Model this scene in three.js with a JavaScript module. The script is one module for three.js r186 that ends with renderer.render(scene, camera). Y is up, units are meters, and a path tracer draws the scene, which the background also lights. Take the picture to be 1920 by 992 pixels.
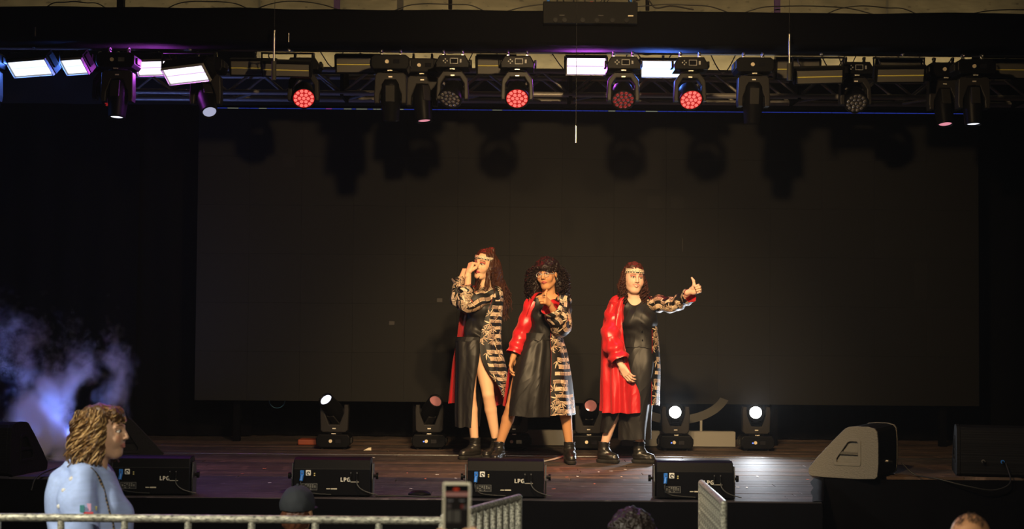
import * as THREE from 'three';
import { mergeGeometries, toCreasedNormals } from 'three/addons/utils/BufferGeometryUtils.js';
import { RoundedBoxGeometry } from 'three/addons/geometries/RoundedBoxGeometry.js';
import { TextGeometry } from 'three/addons/geometries/TextGeometry.js';
import { FontLoader } from 'three/addons/loaders/FontLoader.js';
import { ImprovedNoise } from 'three/addons/math/ImprovedNoise.js';
import { RectAreaLightUniformsLib } from 'three/addons/lights/RectAreaLightUniformsLib.js';

// ---------------------------------------------------------------- camera, lights, exposure
const scene = new THREE.Scene();
scene.background = new THREE.Color(0x000000);
const camera = new THREE.PerspectiveCamera(20.09, 1920 / 992, 0.1, 100);
camera.position.set(0, 2.0, 10);
camera.rotation.set(THREE.MathUtils.degToRad(2.2), 0, THREE.MathUtils.degToRad(0.45));
camera.focus = 12.2;
camera.userData.fStop = 2.6;
RectAreaLightUniformsLib.init();
const renderer = new THREE.WebGLRenderer({ antialias: true });
renderer.toneMapping = THREE.LinearToneMapping;
renderer.toneMappingExposure = 1.0;
renderer.shadowMap.enabled = true;
renderer.shadowMap.type = THREE.PCFSoftShadowMap;
scene.fog = new THREE.FogExp2(0xffffff, 0.0005);

const STAGE = 0.85;
function spot(x, y, z, tx, ty, tz, color, intensity, angle, penumbra, radius = 2) {
  const l = new THREE.SpotLight(color, intensity, 0, angle, penumbra, 2);
  l.position.set(x, y, z);
  l.target.position.set(tx, ty, tz);
  l.castShadow = true;
  l.shadow.radius = radius;
  l.shadow.mapSize.set(1024, 1024);
  scene.add(l, l.target);
  return l;
}
// two warm profile spots over the audience; their housings are built as key_lamp below
const WARM = new THREE.Color().setRGB(1.0, 0.67, 0.33);
const KEYS = [
  { at: [0.95, 4.7, 3.6], to: [0.75, 1.5, -2.4], i: 122, a: 0.36, p: 1 },
  { at: [-0.15, 4.7, 3.6], to: [0.35, 1.55, -2.4], i: 98, a: 0.36, p: 1 },
  { at: [0.4, 4.42, 3.6], to: [0.6, 1.5, -3.4], i: 78, a: 0.8, p: 0.7 },
];
for (const k of KEYS) spot(...k.at, ...k.to, WARM, k.i, k.a, k.p, 5).name = 'key_lamp_beam';
// a house flood high on the left, over the audience rail
const FLOOD = { at: [-5.2, 5.3, 6.4], to: [-0.4, 0.7, 3.2] };
spot(...FLOOD.at, ...FLOOD.to, new THREE.Color().setRGB(1.0, 0.93, 0.74), 150, 0.46, 0.55, 8).name = 'house_flood_beam';
const FLOOD2 = { at: [1.2, 5.6, 11.6], to: [-0.9, 1.0, 3.2] };
spot(...FLOOD2.at, ...FLOOD2.to, new THREE.Color().setRGB(1.0, 0.9, 0.7), 125, 0.36, 0.8, 8).name = 'house_flood_beam';
// a warm light bar standing behind the border cloth washes the concrete above the screen (housing: wall_washer)
const WASHER = new THREE.RectAreaLight(new THREE.Color().setRGB(1, 0.8, 0.45), 36, 11.6, 0.06);
WASHER.name = 'wall_washer_light'; WASHER.position.set(0, 4.42, -5.24); WASHER.lookAt(0, 5.0, -5.46); scene.add(WASHER);

// ---------------------------------------------------------------- helpers
const V = (x, y, z) => new THREE.Vector3(x, y, z);
const D2R = Math.PI / 180;
function rng(seed) { let a = seed >>> 0; return () => { a = (a + 0x6d2b79f5) | 0; let t = Math.imul(a ^ (a >>> 15), 1 | a); t = (t + Math.imul(t ^ (t >>> 7), 61 | t)) ^ t; return ((t ^ (t >>> 14)) >>> 0) / 4294967296; }; }
const perlin = new ImprovedNoise();
const noise = (x, y, z) => perlin.noise(x + 31.7, y + 11.3, z + 57.1);
const fbm = (x, y, z, o = 4) => { let s = 0, a = 1, n = 0; for (let i = 0; i < o; i++) { s += a * noise(x, y, z); n += a; a *= 0.5; x *= 2.03; y *= 2.03; z *= 2.03; } return s / n; };
const taken = {};
function numbered(name) { const n = taken[name] = (taken[name] ?? -1) + 1; return n ? `${name}_${String(n).padStart(3, '0')}` : name; }
function std(color, roughness = 0.6, metalness = 0, extra = {}) {
  const c = Array.isArray(color) ? new THREE.Color().setRGB(...color) : new THREE.Color(color);
  return new THREE.MeshPhysicalMaterial({ color: c, roughness, metalness, ...extra });
}
function glow(color, strength) {
  const c = Array.isArray(color) ? new THREE.Color().setRGB(...color) : new THREE.Color(color);
  return new THREE.MeshStandardMaterial({ color: 0x101010, emissive: c, emissiveIntensity: strength, roughness: 0.5 });
}
function part(name, geo, mat, parent, label) {
  const m = new THREE.Mesh(Array.isArray(geo) ? merge(geo) : geo, mat);
  m.name = name; parent.add(m);
  if (label) m.userData.label = label;
  return m;
}
function thing(name, label, category, pos = [0, 0, 0], group) {
  const g = new THREE.Group(); g.name = numbered(name); g.position.set(...pos);
  g.userData = { label, category }; if (group) g.userData.group = group;
  scene.add(g); return g;
}
function solo(name, geo, mat, label, category, group, pos = [0, 0, 0]) {
  const m = new THREE.Mesh(Array.isArray(geo) ? merge(geo) : geo, mat);
  m.name = numbered(name); m.position.set(...pos); m.userData = { label, category }; if (group) m.userData.group = group;
  scene.add(m); return m;
}
function struct(name, geo, mat, label) {
  const m = geo ? new THREE.Mesh(Array.isArray(geo) ? merge(geo) : geo, mat) : new THREE.Group();
  m.name = name; m.userData.kind = 'structure'; if (label) m.userData.label = label; scene.add(m); return m;
}
function merge(list) {
  return mergeGeometries(list.map((g) => {
    let q = g.index ? g.toNonIndexed() : g.clone();
    for (const k of Object.keys(q.attributes)) if (!['position', 'normal', 'uv'].includes(k)) q.deleteAttribute(k);
    if (!q.attributes.uv) q.setAttribute('uv', new THREE.BufferAttribute(new Float32Array(q.attributes.position.count * 2), 2));
    if (!q.attributes.normal) q.computeVertexNormals();
    return q;
  }));
}
function box(w, h, d, x = 0, y = 0, z = 0, r = 0) {
  const g = r ? new RoundedBoxGeometry(w, h, d, 2, r) : new THREE.BoxGeometry(w, h, d);
  return g.translate(x, y, z);
}
function rod(a, b, r, seg = 8, r2 = r) {
  const A = V(...a), B = V(...b), d = B.clone().sub(A), L = d.length();
  const g = new THREE.CylinderGeometry(r2, r, L, seg);
  g.translate(0, L / 2, 0);
  g.applyQuaternion(new THREE.Quaternion().setFromUnitVectors(V(0, 1, 0), d.normalize()));
  return g.translate(...a);
}
function tube(pts, r, seg = 24, sides = 6) { return new THREE.TubeGeometry(new THREE.CatmullRomCurve3(pts.map((p) => V(...p))), seg, r, sides); }
function prism(pts, depth, bevel = 0.004) {       // outline in x,y, pushed along z, centred on z
  const s = new THREE.Shape(pts.map(([x, y]) => new THREE.Vector2(x, y)));
  const g = new THREE.ExtrudeGeometry(s, { depth: depth - 2 * bevel, bevelEnabled: bevel > 0, bevelSize: bevel, bevelThickness: bevel, bevelOffset: -bevel, bevelSegments: 2 });
  return g.translate(0, 0, -(depth - 2 * bevel) / 2);
}
function lathe(pts, seg = 28) { return new THREE.LatheGeometry(pts.map(([r, y]) => new THREE.Vector2(r, y)), seg); }
// a surface through rows of points, uv in metres (or as given)
function sheet(rows, closed = false, uvOf) {
  const n = rows[0].length, pos = [], uv = [], idx = [], cols = closed ? n + 1 : n;
  let v = 0;
  for (let i = 0; i < rows.length; i++) {
    if (i) { let s = 0; for (let j = 0; j < n; j++) s += Math.hypot(rows[i][j][0] - rows[i - 1][j][0], rows[i][j][1] - rows[i - 1][j][1], rows[i][j][2] - rows[i - 1][j][2]); v += s / n; }
    let u = 0;
    for (let j = 0; j < cols; j++) {
      const p = rows[i][j % n];
      if (j) { const q = rows[i][j - 1]; u += Math.hypot(p[0] - q[0], p[1] - q[1], p[2] - q[2]); }
      pos.push(...p); uv.push(...(uvOf ? uvOf(i, j, p) : [u, -v]));
    }
  }
  for (let i = 0; i + 1 < rows.length; i++) for (let j = 0; j + 1 < cols; j++) { const a = i * cols + j, b = a + cols; idx.push(a, b, a + 1, a + 1, b, b + 1); }
  const g = new THREE.BufferGeometry();
  g.setAttribute('position', new THREE.Float32BufferAttribute(pos, 3)); g.setAttribute('uv', new THREE.Float32BufferAttribute(uv, 2));
  g.setIndex(idx); g.computeVertexNormals();
  if (closed) { const N = g.attributes.normal; for (let i = 0; i < rows.length; i++) { const a = i * cols, b = a + n; const s = V(N.getX(a) + N.getX(b), N.getY(a) + N.getY(b), N.getZ(a) + N.getZ(b)).normalize(); N.setXYZ(a, s.x, s.y, s.z); N.setXYZ(b, s.x, s.y, s.z); } }
  return g;
}
function flipped(g) { const q = g.clone(), i = q.index.array; for (let k = 0; k < i.length; k += 3) { const t = i[k]; i[k] = i[k + 1]; i[k + 1] = t; } const N = q.attributes.normal.array; for (let k = 0; k < N.length; k++) N[k] = -N[k]; return q; }
function inset(g, d) { const q = g.clone(), P = q.attributes.position.array, N = q.attributes.normal.array; for (let k = 0; k < P.length; k++) P[k] -= N[k] * d; return q; }
function canvasTex(w, h, draw, srgb = true) {
  const c = document.createElement('canvas'); c.width = w; c.height = h; draw(c.getContext('2d'), w, h);
  const t = new THREE.CanvasTexture(c); if (srgb) t.colorSpace = THREE.SRGBColorSpace; t.wrapS = t.wrapT = THREE.RepeatWrapping; t.magFilter = THREE.LinearFilter; return t;
}
function noiseTex(n, f, srgb = true) {           // f(u, v) -> [r, g, b] 0..255, tiles only as well as f does
  const d = new Uint8Array(n * n * 4);
  for (let y = 0; y < n; y++) for (let x = 0; x < n; x++) { const c = f(x / n, y / n); const k = (y * n + x) * 4; d[k] = Math.max(0, Math.min(255, c[0])); d[k + 1] = Math.max(0, Math.min(255, c[1])); d[k + 2] = Math.max(0, Math.min(255, c[2])); d[k + 3] = 255; }
  const t = new THREE.DataTexture(d, n, n); if (srgb) t.colorSpace = THREE.SRGBColorSpace; t.wrapS = t.wrapT = THREE.MirroredRepeatWrapping; t.magFilter = THREE.LinearFilter; t.needsUpdate = true; return t;
}
function uvScale(g, s) { const u = g.attributes.uv.array; for (let i = 0; i < u.length; i++) u[i] *= s; return g; }
function planarUv(g, ax, ay, s = 1) { const p = g.attributes.position, u = new Float32Array(p.count * 2); for (let i = 0; i < p.count; i++) { u[2 * i] = p.getComponent(i, ax) * s; u[2 * i + 1] = p.getComponent(i, ay) * s; } g.setAttribute('uv', new THREE.BufferAttribute(u, 2)); return g; }
const font = await new FontLoader().loadAsync('fonts/droid/droid_sans_bold.typeface.json');
function text(s, size, depth = 0.001) { const g = new TextGeometry(s, { font, size, depth, curveSegments: 3, bevelEnabled: false }); g.computeBoundingBox(); const b = g.boundingBox; return g.translate(-(b.min.x + b.max.x) / 2, -(b.min.y + b.max.y) / 2, 0); }

// ---------------------------------------------------------------- materials
const grainBump = noiseTex(256, (u, v) => { const k = 128 + 90 * noise(u * 60, v * 60, 1) + 60 * noise(u * 120, v * 120, 5); return [k, k, k]; }, false);
const clothBump = noiseTex(256, (u, v) => { const k = 128 + 70 * fbm(u * 8, v * 8, 3); return [k, k, k]; }, false);
const M = {
  blackPlastic: std([0.004, 0.004, 0.0045], 0.4, 0, { specularIntensity: 0.16 }),
  blackMatte: std([0.005, 0.005, 0.006], 0.8, 0, { specularIntensity: 0.25 }),
  greyPlastic: std([0.018, 0.017, 0.016], 0.5, 0, { specularIntensity: 0.4 }),
  yokeGrey: std([0.02, 0.0185, 0.018], 0.42, 0, { specularIntensity: 0.3 }),
  steel: std([0.42, 0.4, 0.38], 0.35, 1),
  zinc: std([0.55, 0.55, 0.53], 0.4, 1),
  trussMetal: std([0.3, 0.28, 0.25], 0.42, 0.35),
  glassDark: std([0.01, 0.01, 0.012], 0.08),
  cable: std([0.008, 0.008, 0.008], 0.55),
  drape: std([0.0022, 0.0022, 0.003], 0.9, 0, { specularIntensity: 0.08,  bumpMap: clothBump, bumpScale: 0.01 }),
  skirtCloth: std([0.002, 0.002, 0.003], 0.85, 0, { specularIntensity: 0.08 }),
  blue: std([0.02, 0.16, 0.62], 0.4),
  white: std([0.72, 0.72, 0.68], 0.4),
  cream: std([0.7, 0.62, 0.46], 0.5),
  brass: std([0.75, 0.55, 0.2], 0.3, 1),
};

// ---------------------------------------------------------------- the place: ground, stage, backdrop
{
  const asphalt = noiseTex(256, (u, v) => { const k = 26 + 10 * fbm(u * 20, v * 20, 2); return [k, k, k]; });
  struct('ground', uvScale(box(16, 0.2, 22, 0, -0.1, 4), 6), std('#ffffff', 0.9, 0, { map: asphalt }), 'dark ground of the audience area');
  // concrete beam and slab over the back of the stage
  const conc = noiseTex(512, (u, v) => {
    const a = fbm(u * 6, v * 6, 1, 5), b = noise(u * 40, v * 40, 4), pit = noise(u * 90, v * 90, 8) > 0.55 ? -26 : 0;
    const k = 122 + 46 * a + 12 * b + pit; return [k * 1.02, k * 0.96, k * 0.8];
  });
  const cm = std('#ffffff', 0.9, 0, { map: conc, bumpMap: grainBump, bumpScale: 0.004 });
  const wall = struct('wall_back', uvScale(box(13, 5.9, 0.3, 0, 2.95, -5.65), 2.2), cm, 'tan concrete wall behind the stage');
  struct('ceiling', uvScale(box(13, 0.3, 9.3, 0, 6.05, -1.15), 3), cm, 'concrete slab over the stage');
  struct('wall_left', box(0.25, 6.2, 8, -6.4, 3.1, -1.8), M.drape, 'black side masking of the stage');
  struct('wall_right', box(0.25, 6.2, 8, 6.4, 3.1, -1.8), M.drape, 'black side masking of the stage');
  // narrow joints between the concrete panels
  for (const x of [-2.66, 0.62, 3.9]) part('panel_joint', box(0.02, 1.3, 0.02, x, 5.0, -5.492), std([0.12, 0.11, 0.09], 0.95), wall);

  // pleated black backdrop: low behind the screen, up to the slab on both sides
  const pleat = (x0, x1, y0, y1, z, amp, wave, seed) => {
    const rows = []; const n = Math.round((x1 - x0) / 0.03);
    for (let i = 0; i <= 8; i++) {
      const y = y1 + (y0 - y1) * i / 8, r = [];
      for (let j = 0; j <= n; j++) { const x = x0 + (x1 - x0) * j / n; r.push([x, y, z + amp * Math.sin(x * wave + 1.4 * noise(x, y * 0.4, seed)) + amp * noise(x * 2, y, seed)]); }
      rows.push(r);
    }
    return sheet(rows);
  };
  const curtain = (name, label, ...a) => solo(name, pleat(...a), M.drape, label, 'curtain');
  curtain('backdrop_curtain', 'black pleated curtain low behind the big screen', -3.25, 4.75, 0.86, 4.18, -4.9, 0.03, 22, 1);
  curtain('backdrop_curtain', 'black curtain hanging at far left of the stage', -6.2, -3.66, 0.86, 4.66, -4.6, 0.025, 17, 2);
  curtain('backdrop_curtain', 'narrow black curtain between the screen and the far left curtain', -3.72, -2.55, 0.86, 4.69, -4.75, 0.02, 20, 3);
  curtain('backdrop_curtain', 'black curtain hanging at far right of the stage', 4.5, 6.2, 0.86, 4.66, -4.6, 0.025, 17, 4);

  // stage: deck body, boards, cloth skirt
  const outline = [[-6.2, -0.78], [-2.95, -0.78], [-2.72, 0.28], [2.02, 0.28], [2.34, -1.24], [6.2, -1.24], [6.2, -5.2], [-6.2, -5.2]];
  const deckShape = new THREE.Shape(outline.map(([x, z]) => new THREE.Vector2(x, -z)));
  const deckGeo = new THREE.ExtrudeGeometry(deckShape, { depth: 0.03, bevelEnabled: false }).rotateX(-Math.PI / 2).translate(0, STAGE - 0.052, 0);
  const floor = struct('floor', deckGeo, std([0.01, 0.009, 0.009], 0.8), 'raised dark wooden stage deck');
  const boardTex = (seed, base) => noiseTex(256, (u, v) => {
    const streak = fbm(u * 3 + seed, v * 26, seed, 4), scuff = noise(u * 14, v * 40, seed + 9), spot2 = noise(u * 50, v * 70, seed) > 0.6 ? 30 : 0;
    const k = 1 + 0.55 * streak + (scuff > 0.35 ? 0.35 : 0); return [base[0] * k + spot2, base[1] * k + spot2, base[2] * k + spot2];
  });
  const boardMats = [[74, 62, 56], [62, 54, 50], [84, 68, 58]].map((b, i) => { const t = boardTex(i * 7 + 3, b); return std('#ffffff', 0.66, 0, { map: t, bumpMap: t, bumpScale: 0.0015, specularIntensity: 0.4 }); });
  const thrustMats = [[58, 54, 60], [48, 46, 52], [64, 58, 62]].map((b, i) => { const t = boardTex(i * 5 + 40, b); return std('#ffffff', 0.66, 0, { map: t, bumpMap: t, bumpScale: 0.002, specularIntensity: 0.35 }); });
  const span = (z) => {                                       // deck limits in x at depth z
    const l = z > -0.78 ? -2.95 + (z + 0.78) / 1.06 * 0.23 : -6.2, r = z > -1.24 ? 2.34 - (z + 1.24) / 1.52 * 0.32 : 6.2; return [l, r];
  };
  const R = rng(5); const cache = {};
  for (let k = 0; k < 36; k++) {
    const z0 = 0.275 - k * 0.15, zc = z0 - 0.075; if (zc < -5.15) break;
    const [la, ra] = span(z0), [lb, rb] = span(z0 - 0.15), l = Math.max(la, lb), r = Math.min(ra, rb); let x = l;
    const cut = 1.2 + R() * 1.6;
    for (let n = 0; x < r - 0.02; n++) {
      const len = Math.min(n === 0 ? cut : 2.44, r - x), L = Math.round(len * 50) / 50 || 0.02;
      const g = cache[L] ??= planarUv(new RoundedBoxGeometry(L - 0.004, 0.024, 0.146, 1, 0.003), 0, 2, 0.8);
      const set = zc > -1.2 && zc > -1.0 ? thrustMats : boardMats;
      const b = part('plank', g, set[Math.floor(R() * 3)], floor); b.position.set(x + L / 2, STAGE - 0.012 - (R() * 0.002), zc); x += len;
    }
  }
  // aluminium nosing strip across the deck
  part('edge_strip', box(9.2, 0.006, 0.035, 0.6, STAGE + 0.003, -2.86, 0.002), std([0.3, 0.3, 0.31], 0.35, 1), floor, 'thin aluminium strip across the deck');
  // black skirt cloths round the front
  const skirtPath = outline.slice(0, 6);
  for (let i = 0; i < 5; i++) {
    const [ax, az] = skirtPath[i], [bx, bz] = skirtPath[i + 1], L = Math.hypot(bx - ax, bz - az), nx = -(bz - az) / L, nz = (bx - ax) / L;
    const n = Math.max(8, Math.round(L / 0.04)), rows = [];
    for (let r = 0; r <= 6; r++) { const row = []; for (let j = 0; j <= n; j++) { const t = j / n, s = t * L, w = 0.012 + 0.01 * Math.sin(s * 19 + 2 * noise(s, r * 0.3, i)) * (r / 6 + 0.15), y = STAGE - 0.005 + 0.006 * noise(s * 3, 0, i) - (STAGE - 0.012) * r / 6; row.push([ax + (bx - ax) * t + nx * w, y, az + (bz - az) * t + nz * w]); } rows.push(row); }
    part('skirt', sheet(rows), M.skirtCloth, floor, 'black cloth skirt at the stage front');
  }
  // black cloth folded over the slanting ends of the thrust
  for (const [ax, az, bx, bz, s] of [[-2.95, -0.78, -2.72, 0.28, 1], [2.34, -1.24, 2.02, 0.28, -1]]) {
    const rows = []; for (let i = 0; i <= 20; i++) { const t = i / 20, x = ax + (bx - ax) * t, z = az + (bz - az) * t, w = 0.07 + 0.03 * noise(t * 4, 0, s); rows.push([[x - s * 0.012, STAGE - 0.03, z], [x - s * 0.004, STAGE + 0.005, z], [x + s * w * 0.5, STAGE + 0.006 + 0.002 * noise(t * 9, 1, s), z], [x + s * w, STAGE + 0.0035, z]]); }
    part('cloth_fold', [sheet(rows), inset(flipped(sheet(rows)), 0.001)], M.skirtCloth, floor);
  }
  // scraps of confetti and tape on the deck
  const cg = new THREE.BoxGeometry(0.026, 0.0012, 0.012), Rc = rng(17);
  const paper = [std([0.8, 0.8, 0.85], 0.5), std([0.7, 0.2, 0.15], 0.5), std([0.75, 0.55, 0.4], 0.5)];
  const scraps = [[-0.62, -0.95], [-0.55, -1.25], [-0.78, -1.35], [-0.4, -1.0], [0.42, -1.15], [0.5, -1.2], [0.6, -0.7], [0.83, -1.2], [0.68, -1.55], [0.78, -1.62], [1.6, -0.55], [1.66, -0.53], [1.86, -1.3], [-1.7, -0.6], [-1.9, -1.6], [-1.55, -1.9], [-2.0, -1.2], [2.2, -1.1], [-0.68, -0.3], [0.3, -0.35], [0.9, -1.75], [-1.15, -2.6], [0.05, -1.7], [1.75, -2.0]];
  for (const [x, z] of scraps) { const m = solo('paper_scrap', cg, paper[Rc() < 0.65 ? 0 : Rc() < 0.5 ? 1 : 2], 'tiny scrap of confetti lying on the stage boards', 'confetti', 'confetti scraps on the stage', [x, STAGE + 0.002, z]); m.rotation.y = Rc() * 3; }
  solo('wood_block', prism([[-0.035, -0.012], [0.035, -0.012], [0.035, 0.014], [0.01, 0.012]], 0.03), M.cream, 'small pale wedge lying between two floor moving lights', 'wedge', null, [-1.27, STAGE + 0.013, -3.3]);
  // white tape running diagonally over the boards
  const tapeRows = [[0.2, -2.2], [0.26, -2.32], [0.35, -2.52], [0.46, -2.86]].map(([x, z]) => [[x - 0.018, STAGE + 0.0045, z], [x + 0.022, STAGE + 0.0045, z + 0.01]]);
  solo('floor_tape', [flipped(sheet(tapeRows)), inset(sheet(tapeRows), 0.002)], std([0.55, 0.52, 0.48], 0.5), 'pale strip of tape crossing the boards between the middle dancer\'s feet', 'tape');
}

// ---------------------------------------------------------------- LED wall
{
  const t = thing('led_wall', 'huge switched-off dark LED video wall behind the dancers', 'screen', [0, 0, 0]);
  const x0 = -2.98, x1 = 4.41, y0 = 1.24, y1 = 4.01, z = -4.1, nx = 15, ny = 6, w = (x1 - x0) / nx, h = (y1 - y0) / ny;
  const mask = noiseTex(128, (u, v) => { const k = 128 + ((Math.floor(u * 64) + Math.floor(v * 64)) % 2 ? 24 : -24); return [k, k, k]; }, false);
  const R = rng(9), mats = [0.0108, 0.011, 0.0106, 0.0112].map((k) => std([k * 1.03, k, k * 0.9], 0.62, 0, { bumpMap: mask, bumpScale: 0.0004, specularIntensity: 0.2 }));
  const g = uvScale(new RoundedBoxGeometry(w - 0.0006, h - 0.0006, 0.08, 1, 0.0008), 4);
  for (let i = 0; i < nx; i++) for (let j = 0; j < ny; j++) { const m = part('panel', g, mats[Math.floor(R() * 4)], t); m.position.set(x0 + (i + 0.5) * w, y0 + (j + 0.5) * h, z - 0.04); }
  part('backing_frame', [box(x1 - x0 - 0.05, y1 - y0 - 0.04, 0.08, (x0 + x1) / 2, (y0 + y1) / 2, z - 0.13)], M.blackMatte, t);
  for (const [x, top] of [[-2.6, 4.0], [-0.9, 4.0], [0.8, 4.0], [2.5, 4.0], [4.1, 4.0]]) part('support_leg', box(0.06, y0 - STAGE + 0.05, 0.08, x, (y0 + STAGE) / 2 + 0.025, z - 0.14), M.drape, t);
  // replacement modules with a slightly paler mask
  const pale = std([0.0132, 0.0128, 0.0118], 0.6, 0, { specularIntensity: 0.2 }), mg = new THREE.BoxGeometry(0.118, 0.118, 0.002);
  for (const [x, y] of [[-2.12, 3.51], [1.34, 3.57], [1.34, 3.45], [1.34, 3.33], [1.22, 3.33], [1.34, 3.14], [1.56, 3.14], [-0.66, 1.31], [3.86, 2.3], [3.86, 2.42], [3.86, 2.54]]) part('module', mg, pale, t).position.set(x, y, z + 0.0012);
  for (const [x, y] of [[-1.13, 1.98], [-0.68, 2.2], [1.61, 2.74]]) part('scratch', box(x > 0 ? 0.004 : 0.05, x > 0 ? 0.13 : 0.035, 0.002, x, y, z + 0.0012), std([0.03, 0.026, 0.022], 0.7), t);
  // the top pixel row is lit
  const R2 = rng(21), segs = { white: [], blue: [], violet: [] };
  for (let x = x0 + 0.01; x < x1 - 0.02;) {
    const L = 0.03 + R2() * 0.1, k = x > 0.35 ? (R2() < 0.96 ? 'blue' : 'white') : R2() < 0.34 ? 'white' : R2() < 0.9 ? 'blue' : 'violet';
    segs[k].push(box(Math.min(L, x1 - 0.01 - x) - 0.004, 0.006, 0.004, x + L / 2, y1 - 0.004, z + 0.002)); x += L;
  }
  part('lit_pixels', segs.white, glow([0.75, 0.8, 0.62], 0.25), t, 'row of white lit pixels');
  part('lit_pixels', segs.blue, glow([0.05, 0.1, 0.9], 0.3), t, 'row of blue lit pixels');
  part('lit_pixels', segs.violet, glow([0.6, 0.1, 0.7], 0.4), t, 'row of violet lit pixels');
}

// ---------------------------------------------------------------- grey risers and hoop under the LED wall
{
  const m = std([0.2, 0.195, 0.18], 0.75), r = (x, w, label) => solo('riser_box', box(w, 0.14, 0.1, x, STAGE + 0.075, -3.98, 0.004), m, label, 'riser');
  r(0.37, 0.52, 'low grey riser box behind the middle dancer\'s feet');
  const b = thing('riser_bench', 'long low grey riser with two posts and a curved brace under the screen', 'riser', [1.56, STAGE, -3.98]);
  part('body', box(1.06, 0.14, 0.1, 0, 0.075, 0, 0.004), m, b);
  for (const x of [-0.26, 0.215]) part('post', box(0.022, 0.1, 0.022, x, 0.195, 0, 0.002), m, b);
  const arc = new THREE.Shape(), A0 = 200 * D2R, A1 = 340 * D2R, Ro = 0.52, Ri = 0.44;
  for (let i = 0; i <= 24; i++) { const a = A0 + (A1 - A0) * i / 24; (i ? arc.lineTo : arc.moveTo).call(arc, Ro * Math.cos(a), Ro * 0.66 * Math.sin(a)); }
  for (let i = 24; i >= 0; i--) { const a = A0 + (A1 - A0) * i / 24; arc.lineTo(Ri * Math.cos(a), Ri * 0.6 * Math.sin(a)); }
  part('curved_brace', new THREE.ExtrudeGeometry(arc, { depth: 0.02, bevelEnabled: false }).translate(-0.02, 0.55, -0.01), std([0.045, 0.044, 0.04], 0.8), b);
  solo('orange_case', box(0.36, 0.05, 0.2, -1.78, STAGE + 0.027, -3.9, 0.01), std([0.25, 0.045, 0.01], 0.6), 'low rust-orange case behind the leftmost floor moving light', 'case');
  solo('cable_loop', new THREE.TorusGeometry(0.075, 0.0035, 6, 28, Math.PI).rotateZ(Math.PI).translate(-2.22, 1.24, -4.22), std([0.02, 0.09, 0.16], 0.5), 'thin blue cable loop hanging below the screen', 'cable');
}

// ---------------------------------------------------------------- trusses overhead
{
  const t = thing('wrapped_truss', 'overhead lighting truss wrapped in black cloth across the stage', 'truss', [0, 0, 0]);
  const rows = [], n = 220, prof = [[-0.14, 0], [-0.15, 0.04], [-0.155, 0.14], [-0.15, 0.25], [-0.13, 0.275], [0, 0.285], [0.13, 0.275], [0.15, 0.25], [0.155, 0.14], [0.15, 0.04], [0.14, 0], [0, -0.006]];
  for (let j = 0; j <= n; j++) { const x = -6.2 + 12.4 * j / n; rows.push(prof.map(([z, y]) => [x, 4.155 + y + (y > 0.26 ? 0.012 * noise(x * 1.7, y, 1) : 0.006 * noise(x * 1.1, y, 2)), -1.7 + z + 0.008 * noise(x * 2.2, y * 9, 4)])); }
  part('cloth_wrap', sheet(rows, true), M.drape, t);
  for (const x of [-5.6, -1.4, -0.9, 2.08, 5.6]) part('hanging_strap', box(0.05, 1.5, 0.012, x, 5.16, -1.72), x === -1.4 || x === 2.08 ? std([0.06, 0.03, 0.12], 0.8) : M.cable, t, 'lifting strap up to the slab');
  part('tie_pipe', rod([-6.1, 4.205, -2.1], [6.1, 4.205, -2.1], 0.02, 12), M.trussMetal, t);
  for (const x of [-5, -3.3, -2.4, -0.2, 1.7, 3.3, 5]) part('pipe_bracket', box(0.03, 0.03, 0.26, x, 4.21, -1.97), M.blackMatte, t);
  // cables lying along the top edge
  const R = rng(3);
  for (let k = 0; k < 9; k++) { const x = -3.9 + k * 0.9 + 0.3 * R(), a = [], L = 0.08 + 0.1 * R(), hh = 0.02 + 0.03 * R(); for (let i = 0; i <= 6; i++) a.push([x + i * L, 4.44 + (i % 6 ? hh * Math.sin(i * 0.52) + 0.012 * R() : -0.02), -1.62 + 0.05 * R()]); part('cable', tube(a, 0.0045), M.cable, t); }
  const Rs = rng(77);
  const xs = [-1.65, -0.62, -0.3, 0.28, 0.8, 1.0, 1.62, 2.55, 2.7, 3.0, 3.35];
  for (const x of xs) { const w = 0.14 + Rs() * 0.2; part('slack_cable', tube([[x, 4.232, -2.1], [x, 4.28, -2.25], [x + w * 0.1, 4.26, -2.42], [x + w * 0.6, 4.12 - Rs() * 0.03, -2.48], [x + w, 4.25, -2.42], [x + w, 4.28, -2.25], [x + w, 4.232, -2.1]], 0.005), M.cable, t); }
}
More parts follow.
